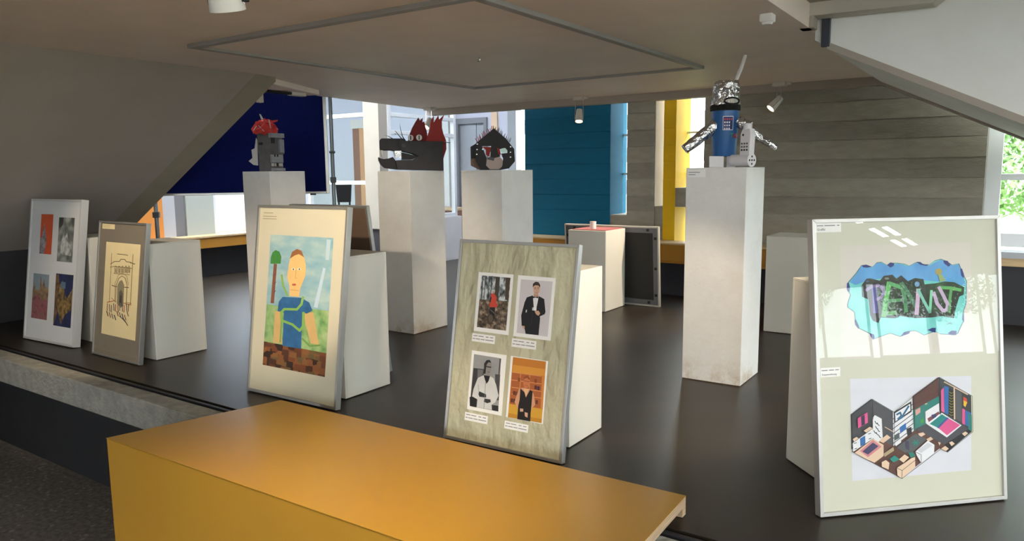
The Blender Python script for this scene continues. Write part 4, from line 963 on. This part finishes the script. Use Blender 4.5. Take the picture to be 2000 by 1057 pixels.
# ---- grey head with red hair
DX, DY = -4.73, 3.70
e = empty('cardboard_head', (DX, DY, PT + 0.008), facing(DX, DY) + math.radians(0))
tag(e, 'grey cardboard monster head with crumpled red paper hair', 'sculpture')
S3 = 1 / (4.065 * 258)
def h2(pts): return [((x - 320) * S3, (538 - y) * S3) for x, y in pts]
M_gp = mat('grey_painted_card', (92, 90, 92), 0.8, noise=0.15, scale=18, bump=0.2, bscale=30)
M_gl = mat('pale_grey_card', (138, 138, 144), 0.7, noise=0.12, scale=18, bump=0.2, bscale=30)
M_bare = mat('raw_white_card', (176, 172, 168), 0.8, noise=0.05)
# skull block turned so a corner faces the viewer
ca, sa = math.cos(math.radians(40)), math.sin(math.radians(40))
def cube(name, x0, x1, y0, y1, z0, z1, m, bev=0.003):
    """box in the head's own turned axes: x along the face side, y along the other"""
    mb = MB(); mb.box((x0, y0, z0), (x1, y1, z1)); ob = mb.build(name, m, e, bevel=bev); ob.rotation_euler.z = math.radians(-47); return ob
def hz(y): return (538 - y) * S3
cube('jaw_block', -0.065, 0.065, -0.06, 0.06, 0.0, hz(490), M_gp)
cube('cheek_block', -0.068, 0.062, -0.06, 0.06, hz(490), hz(395), M_gp)
cube('brow_block', -0.07, 0.064, -0.062, 0.062, hz(395), hz(238), M_gp)
# features on the right hand face (+x side in turned axes)
cube('brow_ridge', 0.055, 0.092, -0.066, 0.06, hz(275), hz(240), M_gl)
cube('eye_socket', 0.062, 0.066, -0.052, -0.012, hz(318), hz(270), M_blk)
cube('cheek_plate', 0.06, 0.082, 0.02, 0.064, hz(395), hz(285), M_gl)
cube('nose_plate', 0.06, 0.09, -0.06, 0.05, hz(405), hz(388), M_gp)
cube('upper_lip', 0.06, 0.08, -0.062, 0.05, hz(470), hz(406), M_gl)
for yy in (-0.035, -0.008): cube('nostril', 0.08, 0.083, yy - 0.005, yy + 0.005, hz(424), hz(402), M_blk, 0)
cube('mouth_gap', 0.06, 0.065, -0.05, 0.05, hz(500), hz(470), M_blk, 0)
for yy in (-0.05, -0.025, 0.02, 0.04): cube('tooth', 0.062, 0.074, yy - 0.008, yy + 0.008, hz(498), hz(474), M_bare, 0.001)
cube('chin_lip', 0.06, 0.088, -0.06, 0.06, hz(535), hz(512), M_gl)
cube('ear_flap', -0.05, -0.012, -0.068, -0.062, hz(330), hz(310), M_blk, 0)
mb = MB(); mb.prism(h2([(215, 270), (225, 290), (222, 370), (220, 490), (185, 485), (150, 455), (180, 430), (176, 365), (200, 355)]), 0.02, 0.024, 'y'); mb.build('torn_flap', M_bare, e)
# crumpled red paper hair: displaced dome plus twisted strips
mb = MB()
N1, N2 = 7, 16
vs, fs = [], []
rr = random.Random(3)
for j in range(N1):
    ph = j / (N1 - 1) * PI / 2
    for i in range(N2):
        th = 2 * PI * i / N2
        k = rr.uniform(0.72, 1.22)
        vs.append((-0.03 + 0.09 * math.cos(ph) * math.cos(th) * k, 0.065 * math.cos(ph) * math.sin(th) * k, hz(248) + 0.115 * math.sin(ph) * rr.uniform(0.75, 1.1) + (0.012 * rr.uniform(-1, 1))))
for j in range(N1 - 1):
    for i in range(N2): fs.append((j * N2 + i, j * N2 + (i + 1) % N2, (j + 1) * N2 + (i + 1) % N2, (j + 1) * N2 + i))
M_crepe = mat('red_crepe_paper', (176, 40, 34), 0.7, noise=0.15, scale=20)
mb.add(vs, fs); mb.build('red_hair', M_crepe, e)
for pts in ([(250, 88), (262, 92), (280, 130), (262, 132)], [(330, 140), (385, 132), (388, 142), (345, 158)], [(335, 160), (345, 165), (342, 205), (330, 200)], [(182, 205), (215, 160), (228, 175), (200, 245)], [(215, 150), (245, 140), (240, 160), (215, 168)]):
    mb = MB(); mb.prism(h2(pts), -0.03, -0.026, 'y'); mb.build('hair_strip', M_crepe if pts[0][0] != 250 else M_bare, e)
for x0, y0, x1, y1 in ((240, 180, 280, 225), (320, 135, 330, 200), (225, 185, 200, 220)):
    mb = MB(); mb.tube(((x0 - 320) * S3, -0.06, hz(y0)), ((x1 - 320) * S3, -0.062, hz(y1)), 0.003, 6); mb.build('paper_twist', M_bare, e)

# ---- bucket robot
DX, DY = -1.335, 4.035
RZ = PT - 0.004
e = empty('bucket_robot', (DX, DY, RZ), facing(DX, DY))
tag(e, 'robot made from a blue bucket with foil head and foil arms', 'sculpture')
PXM = 1446 / 4.09 * 1.03
def rx(x): return (x - 1413) / PXM
def rzv(y): return (325 - y) / PXM
M_bucket = mat('blue_bucket', (36, 92, 150), 0.4, noise=0.03)
zb0, zb1 = rzv(303), rzv(212)
mb = MB(); mb.lathe([(0.001, zb0), (0.062, zb0), (0.064, zb0 + 0.004), (0.0735, zb1), (0.0735, zb1 + 0.004)], (0, 0, 0), 40); mb.build('bucket', M_bucket, e, smooth=True)
mb = MB(); mb.lathe([(0.0735, rzv(215)), (0.079, rzv(214)), (0.08, rzv(205)), (0.076, rzv(203))], (0, 0, 0), 40)
o = mb.build('fur_collar', mat('black_fur', (26, 24, 24), 0.95, noise=0.3, scale=60, bump=1.0, bscale=120), e, smooth=True)
# foil head: crumpled drum
vs, fs = [], []
NH, NR_ = 9, 30
rr = random.Random(5)
for j in range(NH):
    t = j / (NH - 1)
    for i in range(NR_):
        a_ = 2 * PI * i / NR_
        r = (0.077 - 0.010 * t) * (1 + rr.uniform(-0.045, 0.045)); r *= (1 if j < NH - 1 else 0.92)
        vs.append((r * math.cos(a_) + 0.004 * t, r * math.sin(a_), rzv(206) + (rzv(157) - rzv(206)) * t + rr.uniform(-0.004, 0.004)))
for j in range(NH - 1):
    for i in range(NR_): fs.append((j * NR_ + i, j * NR_ + (i + 1) % NR_, (j + 1) * NR_ + (i + 1) % NR_, (j + 1) * NR_ + i))
vs.append((0.004, 0, rzv(158))); k = len(vs) - 1
for i in range(NR_): fs.append(((NH - 1) * NR_ + i, (NH - 1) * NR_ + (i + 1) % NR_, k))
mb = MB(); mb.add(vs, fs); head = mb.build('foil_head', M_foil, e)
def on_drum(ang, z, r):   # ang in degrees to the right of the viewer
    a_ = math.radians(ang); return Vector((r * math.sin(a_), -r * math.cos(a_), z)), Vector((math.sin(a_), -math.cos(a_), 0))
for ang in (6, 48):
    c, nrm = on_drum(ang, rzv(177), 0.074)
    mb = MB(); mb.lathe([(0.014, 0), (0.014, 0.006), (0.008, 0.009)], c, 18, nrm); ey = mb.build('eye', M_chrome, head, smooth=True)
    mb = MB(); mb.lathe([(0.008, 0.009), (0.007, 0.011)], c, 14, nrm); mb.build('pupil', mat('grey_pupil', (70, 84, 92), 0.4), ey, smooth=True)
# mouth
mb = MB(); mbt = MB()
pts = []
for i in range(28):
    a_ = 2 * PI * i / 28
    ang = 26 + 30 * math.cos(a_); zz = rzv(197.5) + 0.0165 * math.sin(a_)
    pts.append(on_drum(ang, zz, 0.083)[0])
for p_, q_ in zip(pts, pts[1:] + pts[:1]): mb.tube(p_, q_, 0.0048, 8)
mb.build('mouth_rim', mat('black_cord', (24, 22, 22), 0.9), head)
g = []
for i in range(9):
    for j in range(4):
        pass
ang0, ang1 = 0, 52
for i in range(10):
    aa = ang0 + (ang1 - ang0) * i / 9
    w_ = math.sqrt(max(0.05, 1 - ((aa - 26) / 30) ** 2)) * 0.0145
    c, nrm = on_drum(aa, rzv(197.5), 0.0795)
    tt = Vector((nrm.y, -nrm.x, 0)) * 0.0034
    mbt.add([c - tt + Vector((0, 0, -w_)), c + tt + Vector((0, 0, -w_)), c + tt + Vector((0, 0, w_)), c - tt + Vector((0, 0, w_))], [(0, 1, 2, 3)])
mbt.build('teeth', mat('tooth_grid', (206, 200, 190), 0.7, noise=0.3, scale=120), head)
# antenna
mb = MB(); mb.tube((rx(1430), 0, rzv(160)), (rx(1440), 0, rzv(134)), 0.011, 10); mb.tube((rx(1440), 0, rzv(135)), (rx(1448), 0, rzv(109)), 0.011, 10, r2=0.009); mb.build('antenna', mat('tissue_paper', (206, 202, 198), 0.8, bump=0.5, bscale=60), head, smooth=True)
# keypad on the bucket
def wrap_rect(name, a0, a1, z0, z1, r, m, par, th=0.0015):
    mb = MB(); n = 5
    for i in range(n):
        b0, b1 = a0 + (a1 - a0) * i / n, a0 + (a1 - a0) * (i + 1) / n
        q = [on_drum(b0, z0, r(z0))[0], on_drum(b1, z0, r(z0))[0], on_drum(b1, z1, r(z1))[0], on_drum(b0, z1, r(z1))[0]]
        mb.add(q, [(0, 1, 2, 3)])
    return mb.build(name, m, par)
def rb_(z): return 0.064 + (0.0735 - 0.064) * (z - zb0) / (zb1 - zb0)
kz0, kz1, ka0, ka1 = rzv(253), rzv(226), -9, 36
kp = wrap_rect('keypad', ka0, ka1, kz0, kz1, lambda z: rb_(z) + 0.0012, mat('keypad_white', (206, 206, 214), 0.6), e)
wrap_rect('keypad_face', ka0 + 2.5, ka1 - 2.5, kz0 + 0.004, kz1 - 0.004, lambda z: rb_(z) + 0.0018, mat('keypad_navy', (26, 44, 100), 0.6), kp)
for r_ in range(4):
    for c_ in range(4):
        aa = ka0 + 6 + c_ * 9.2; z_ = kz1 - 0.012 - r_ * 0.0165
        wrap_rect('key', aa, aa + 5.6, z_ - 0.009, z_, lambda z: rb_(z) + 0.0024, mat('key_red', (190, 70, 84), 0.6) if r_ == 0 else mat('key_white', (214, 214, 222), 0.6) if c_ < 3 else mat('key_navy', (20, 30, 70), 0.6), kp)
for k, (chh, m) in enumerate((('T', mat('letter_green', (60, 160, 90), 0.6)), ('A', mat('letter_red', (200, 50, 46), 0.6)), ('C', mat('letter_red', (200, 50, 46), 0.6)))):
    aa = 31 + k * 15
    c, nrm = on_drum(aa, rzv(268), rb_(rzv(262)) + 0.0022)
    text_mesh('bucket_letter', chh, 0.036, m, e, c - Vector((-nrm.y, nrm.x, 0)) * 0.0, 0.0006, 'CENTER', rot=(PI / 2, 0, math.radians(aa)))
# arms
def foil_tube(name, p, q, r0, r1, par, seed):
    rr = random.Random(seed); p, q = Vector(p), Vector(q)
    prof = []
    ax = (q - p).normalized(); u_ = ax.orthogonal().normalized(); v_ = ax.cross(u_)
    vs, fs = [], []; nj, ni = 9, 14
    for j in range(nj):
        t = j / (nj - 1)
        for i in range(ni):
            a_ = 2 * PI * i / ni; r = (r0 + (r1 - r0) * t) * (1 + rr.uniform(-0.09, 0.09))
            vs.append(p + (q - p) * t + (u_ * math.cos(a_) + v_ * math.sin(a_)) * r)
    for j in range(nj - 1):
        for i in range(ni): fs.append((j * ni + i, j * ni + (i + 1) % ni, (j + 1) * ni + (i + 1) % ni, (j + 1) * ni + i))
    fs.append(list(range(ni))[::-1]); fs.append([(nj - 1) * ni + i for i in range(ni)])
    mb = MB(); mb.add(vs, fs); return mb.build(name, M_foil, par)
a1 = foil_tube('foil_arm', (rx(1396), -0.02, rzv(241)), (rx(1339), -0.06, rzv(288)), 0.036, 0.027, e, 1)
mb = MB(); mb.lathe([(0.026, 0), (0.030, 0.002), (0.026, 0.005), (0.012, 0.006)], (rx(1339), -0.06, rzv(288)), 18, (rx(1339) - rx(1396), -0.04, rzv(288) - rzv(241))); mb.build('arm_end', M_chrome, a1, smooth=True)
foil_tube('foil_shoulder', (rx(1438), -0.03, rzv(236)), (rx(1459), -0.05, rzv(248)), 0.03, 0.032, e, 2)
foil_tube('foil_arm', (rx(1458), 0.0, rzv(250)), (rx(1511), 0.0, rzv(289)), 0.029, 0.016, e, 4)
M_leg = mat('white_foam_leg', (228, 226, 228), 0.6)
for x0, x1, y0, y1 in ((1385, 1413, -0.06, 0.02), (1418, 1435, -0.04, 0.04)):
    mb = MB(); mb.box((rx(x0), y0, 0.0), (rx(x1), y1, zb0 + 0.001)); mb.build('leg', M_leg, e, bevel=0.003)
mb = MB(); mb.box((rx(1360), -0.1, 0.0), (rx(1362), -0.098, 0.001))
# ---- small white paper vehicle beside it
DX, DY = -1.19, 3.955
e = empty('paper_gadget', (DX, DY, RZ), facing(DX, DY) - math.radians(38))
tag(e, 'small white paper tower on a wheeled roll beside the bucket robot', 'sculpture')
def gx(x): return (x - 1461) / PXM
M_gad = mat('gadget_white', (226, 222, 226), 0.6)
mb = MB(); mb.prism([(gx(1451), 0.045), (gx(1473), 0.045), (gx(1475), rzv(262)), (gx(1473), rzv(253)), (gx(1456), rzv(253)), (gx(1452), rzv(262))], -0.02, 0.02, 'y'); mb.build('tower', M_gad, e, bevel=0.002)
mb = MB(); mb.lathe([(0.023, rzv(254)), (0.023, rzv(243)), (0.019, rzv(242))], (0.004, 0, 0), 22); mb.build('cap', M_gad, e, smooth=True)
for r_ in range(3):
    for c_ in range(3):
        mb = MB(); mb.box((gx(1454) + c_ * 0.016, -0.0212, rzv(282 + r_ * 6)), (gx(1454) + c_ * 0.016 + 0.010, -0.0200, rzv(282 + r_ * 6) + 0.009)); mb.build('button', M_blk if r_ == 2 else M_ink, e)
mb = MB(); mb.lathe([(0.006, 0), (0.006, 0.001)], (gx(1458), -0.02, rzv(264)), 12, (0, -1, 0)); mb.build('button', M_blk, e)
mb = MB(); mb.lathe([(0.031, -0.085), (0.031, 0.035)], (0.0, -0.005, 0.036), 26, (1, 0, 0)); mb.build('roll', M_gad, e, smooth=True)
wl_ = MB(); wl_.lathe([(0.0355, 0), (0.0355, 0.004)], (0.036, -0.005, 0.036), 28, (1, 0, 0)); wo = wl_.build('wheel', M_gad, e, smooth=True)
for a_ in range(5):
    r = 0 if a_ == 4 else 0.019
    mb = MB(); mb.lathe([(0.0055, 0), (0.0055, 0.001)], (0.0402, -0.005 + r * math.cos(a_ * PI / 2), 0.036 + r * math.sin(a_ * PI / 2)), 10, (1, 0, 0)); mb.build('wheel_hole', M_blk, wo)

# ================================================================== lamps
M_lampw = mat('lamp_white', (206, 200, 190), 0.45)
M_lens = mat('lamp_lens', (255, 214, 150), 0.5, emit=(255, 222, 168), estr=14.0)
WARM = (1.0, 0.83, 0.60)
def spot_lamp(x, y, aim, label, watt=60, size=55, z=ZC, drop=0.13, rad=0.036, blend=0.5, base=(0.05, 0.035, 0.032), length=0.12):
    e = empty('track_spot', (x, y, z)); tag(e, label, 'lamp', 'ceiling spotlights')
    mb = MB(); mb.box((-base[0], -base[1], -base[2]), (base[0], base[1], 0)); mb.build('base', M_lampw, e, bevel=0.004)
    mb = MB(); mb.box((base[0], -0.018, -0.026), (base[0] + 0.035, 0.018, -0.002)); mb.build('connector', M_lampw, e, bevel=0.003)
    d = (Vector(aim) - Vector((x, y, z - drop - 0.05))).normalized()
    side = d.cross(Vector((0, 0, 1))).normalized()
    piv = Vector((0, 0, -drop))
    for s in (-1, 1):
        p0 = side * s * rad * 0.9 + Vector((0, 0, -base[2])); p1 = piv + side * s * rad * 1.05 + d * 0.01; p2 = piv + side * s * rad * 1.05 + d * length * 0.75
        mb = MB(); mb.tube(p0, p1, 0.0035, 8); mb.tube(p1, p2, 0.0035, 8); mb.build('arm', M_chrome, e, smooth=True)
    mb = MB(); mb.lathe([(0.004, 0), (rad * 0.72, 0.004), (rad * 0.8, length * 0.3), (rad, length * 0.92), (rad * 1.02, length), (rad * 0.9, length), (rad * 0.82, length * 0.93)], piv - d * 0.02, 26, d, cap=False); hd = mb.build('lamp_head', M_lampw, e, smooth=True)
    mb = MB(); mb.lathe([(0.001, length * 0.9), (rad * 0.8, length * 0.9)], piv - d * 0.02, 22, d, cap=False); mb.build('lens', M_lens, hd)
    mb = MB(); mb.tube(piv + side * rad * 1.0 + d * length * 0.7, piv + side * rad * 1.35 + d * length * 0.7, 0.005, 8); mb.build('knob', M_blk, hd)
    cu = bpy.data.lights.new('spot_beam', 'SPOT'); cu.energy = watt; cu.color = WARM; cu.spot_size = math.radians(size); cu.spot_blend = blend; cu.shadow_soft_size = rad * 0.7
    lo = bpy.data.objects.new('spot_beam', cu); COL.objects.link(lo); lo.parent = e
    lo.location = piv + d * (length * 0.95); lo.rotation_mode = 'QUATERNION'; lo.rotation_quaternion = d.to_track_quat('-Z', 'Y')
    return e
spot_lamp(-5.08, 5.98, (-5.0, 4.6, 0.0), 'white ceiling spot at the far ceiling corner, behind the dragon crest', 22)
spot_lamp(-3.34, 6.03, (-3.1, 5.45, 0.0), 'lit white ceiling spot hanging in front of the teal wall', 30)
spot_lamp(-1.58, 6.06, (-2.75, 5.1, 0.1), 'lit white ceiling spot tilted left in front of the concrete wall', 70)
spot_lamp(-1.59, 1.12, (-1.85, 1.62, 0.0), 'large cream spot cut by the top edge of the picture', 48, 74, drop=0.17, rad=0.042, length=0.14, blend=0.9)
spot_lamp(-2.2, 0.96, (-3.05, 2.5, 0.86), 'added cream spot above the view, for the light on the painted portrait', 78, 44, drop=0.04)  # added out of view to light the portrait from above
spot_lamp(-4.2, 1.48, (-4.7, 2.4, 0.6), 'added cream spot out of view, for the light on the church facade drawing', 26, 60, drop=0.06)  # extra unseen lamp, brightens the facade drawing
spot_lamp(-0.5, 2.3, (-1.4, 3.3, 0.3), 'added unseen cream spot, warming the box behind the four photographs', 54, 50, drop=0.08, z=1.945)  # extra unseen lamp, warms the low box and the robot pedestal
# idle track piece under the left ceiling corner
e = empty('idle_spot', (-4.72, 3.62, 1.79)); tag(e, 'unlit cream spot hanging at the soffit corner before the blue board', 'lamp', 'ceiling spotlights')
mb = MB(); mb.box((-0.02, -0.02, -0.10), (0.02, 0.02, -0.02)); mb.build('lamp_head', M_lampw, e, bevel=0.003)
mb = MB(); mb.box((-0.025, 0.0, -0.02), (0.025, 0.3, -0.004)); mb.build('track', M_blk, e)
mb = MB(); mb.box((-0.03, 0.28, -0.025), (0.03, 0.42, 0.0)); mb.build('adapter', M_lampw, e, bevel=0.003)
# detector box and ceiling hook
e = empty('detector_box', (-0.955, 3.42, ZC)); tag(e, 'small white detector box on the ceiling at the top right', 'detector')
mb = MB(); mb.box((-0.028, -0.03, -0.035), (0.028, 0.03, 0)); mb.build('housing', M_white, e, bevel=0.005)
mb = MB(); mb.lathe([(0.02, -0.045), (0.026, -0.035)], n=16); mb.build('cover', M_white, e, smooth=True)
e = empty('ceiling_hook', (-2.64, 3.56, ZC - 0.006)); tag(e, 'tiny metal hook in the middle of the ceiling panel', 'hook')
mb = MB(); mb.lathe([(0.008, -0.003), (0.008, 0)], n=12); mb.build('rosette', M_chrome, e)
mb = MB()
for i in range(7):
    a0, a1 = i * 0.7, (i + 1) * 0.7
    mb.tube((0.01 * math.sin(a0), 0, -0.018 + 0.012 * math.cos(a0)), (0.01 * math.sin(a1), 0, -0.018 + 0.012 * math.cos(a1)), 0.002, 6)
mb.build('hook_loop', M_chrome, e)
# twin tube fittings of the hall (they show as reflections)
M_tube = mat('fluorescent_tube', (255, 255, 250), 0.5, emit=(255, 252, 240), estr=34.0)
proto = None
for X in (3.0, 6.5, 10.0, 12.4, 14.6):
    for j in range(4):
        Y = -4.6 + j * 2.7
        if proto is None:
            proto = empty('ceiling_light', (X, Y, 2.62))
            mb = MB(); mb.box((-0.75, -0.2, -0.05), (0.75, 0.2, 0)); mb.build('housing', M_white, proto, bevel=0.005)
            for s in (-0.11, 0.11):
                mb = MB(); mb.box((-0.72, s - 0.045, -0.062), (0.72, s + 0.045, -0.05)); mb.build('tube', M_tube, proto)
                mb = MB(); mb.tube((s * 5, 0, 0), (s * 5, 0, 0.58), 0.006, 8); mb.build('rod', M_white, proto)
            o = proto
        else:
            o = copy_tree(proto); o.location = (X, Y, 2.62)
        tag(o, 'twin tube ceiling light of the hall, mirrored in the largest frame', 'lamp', 'hall ceiling lights')

# ================================================================== garden
M_leaf = ramp_mat('leaf_green', [(0.3, (96, 142, 74)), (0.5, (150, 186, 116)), (0.7, (206, 222, 172))], 3.0, 3)
M_bark = mat('bark', (84, 70, 56), 0.9, noise=0.2, scale=12)
def crown_mesh(seed, n, rx_, rz_, leaf):
    rr = random.Random(seed); mb = MB()
    blobs = [(rr.uniform(-0.6, 0.6) * rx_, rr.uniform(-0.6, 0.6) * rx_, rr.uniform(-0.55, 0.6) * rz_, rr.uniform(0.35, 0.6)) for _ in range(16)]
    for i in range(n):
        bx, by, bz, br_ = rr.choice(blobs)
        d = Vector((rr.gauss(0, 1), rr.gauss(0, 1), rr.gauss(0, 1))).normalized()
        c = Vector((bx, by, bz)) + d * br_ * rr.uniform(0.75, 1.05)
        nrm = (d + Vector((rr.uniform(-.6, .6), rr.uniform(-.6, .6), rr.uniform(-.3, .9)))).normalized()
        u_ = nrm.orthogonal().normalized(); u_.rotate(Matrix.Rotation(rr.uniform(0, 6.28), 3, nrm)); v_ = nrm.cross(u_)
        s = leaf * rr.uniform(0.6, 1.2)
        mb.add([c - u_ * s, c + v_ * s * 0.45, c + u_ * s, c - v_ * s * 0.45], [(0, 1, 2, 3)])
    return mb
tproto = []
for k in range(2):
    e = empty('garden_tree', (0, 0, -0.8))
    mb = crown_mesh(11 + k, 9000, 1.1, 1.3, 0.05); mb.v = [(x, y, z + 2.5) for x, y, z in mb.v]; mb.build('crown', M_leaf, e)
    mb = MB(); mb.tube((0, 0, 0), (0.05, 0, 2.2), 0.09, 10, r2=0.05); mb.build('trunk', M_bark, e, smooth=True)
    tproto.append(e)
spots = [(-0.3, 9.6), (4.2, 11.6), (9.4, 11.0)] + [(19.3, -6 + i * 3.3) for i in range(5)] + [(-7.6, 15.2)]
used = [False, False]
for i, (x, y) in enumerate(spots):
    k = i % 2
    if used[k]: o = copy_tree(tproto[k])
    else: o = tproto[k]; used[k] = True
    o.location = (x, y, -0.8); o.rotation_euler.z = i * 1.3; s = (0.95, 1.1, 1.25)[i % 3]; o.scale = (s, s, s)
    tag(o, ('leafy tree seen through the window beside the concrete wall' if i == 0 else 'leafy garden tree outside the hall windows, mostly hidden'), 'tree', 'garden trees')
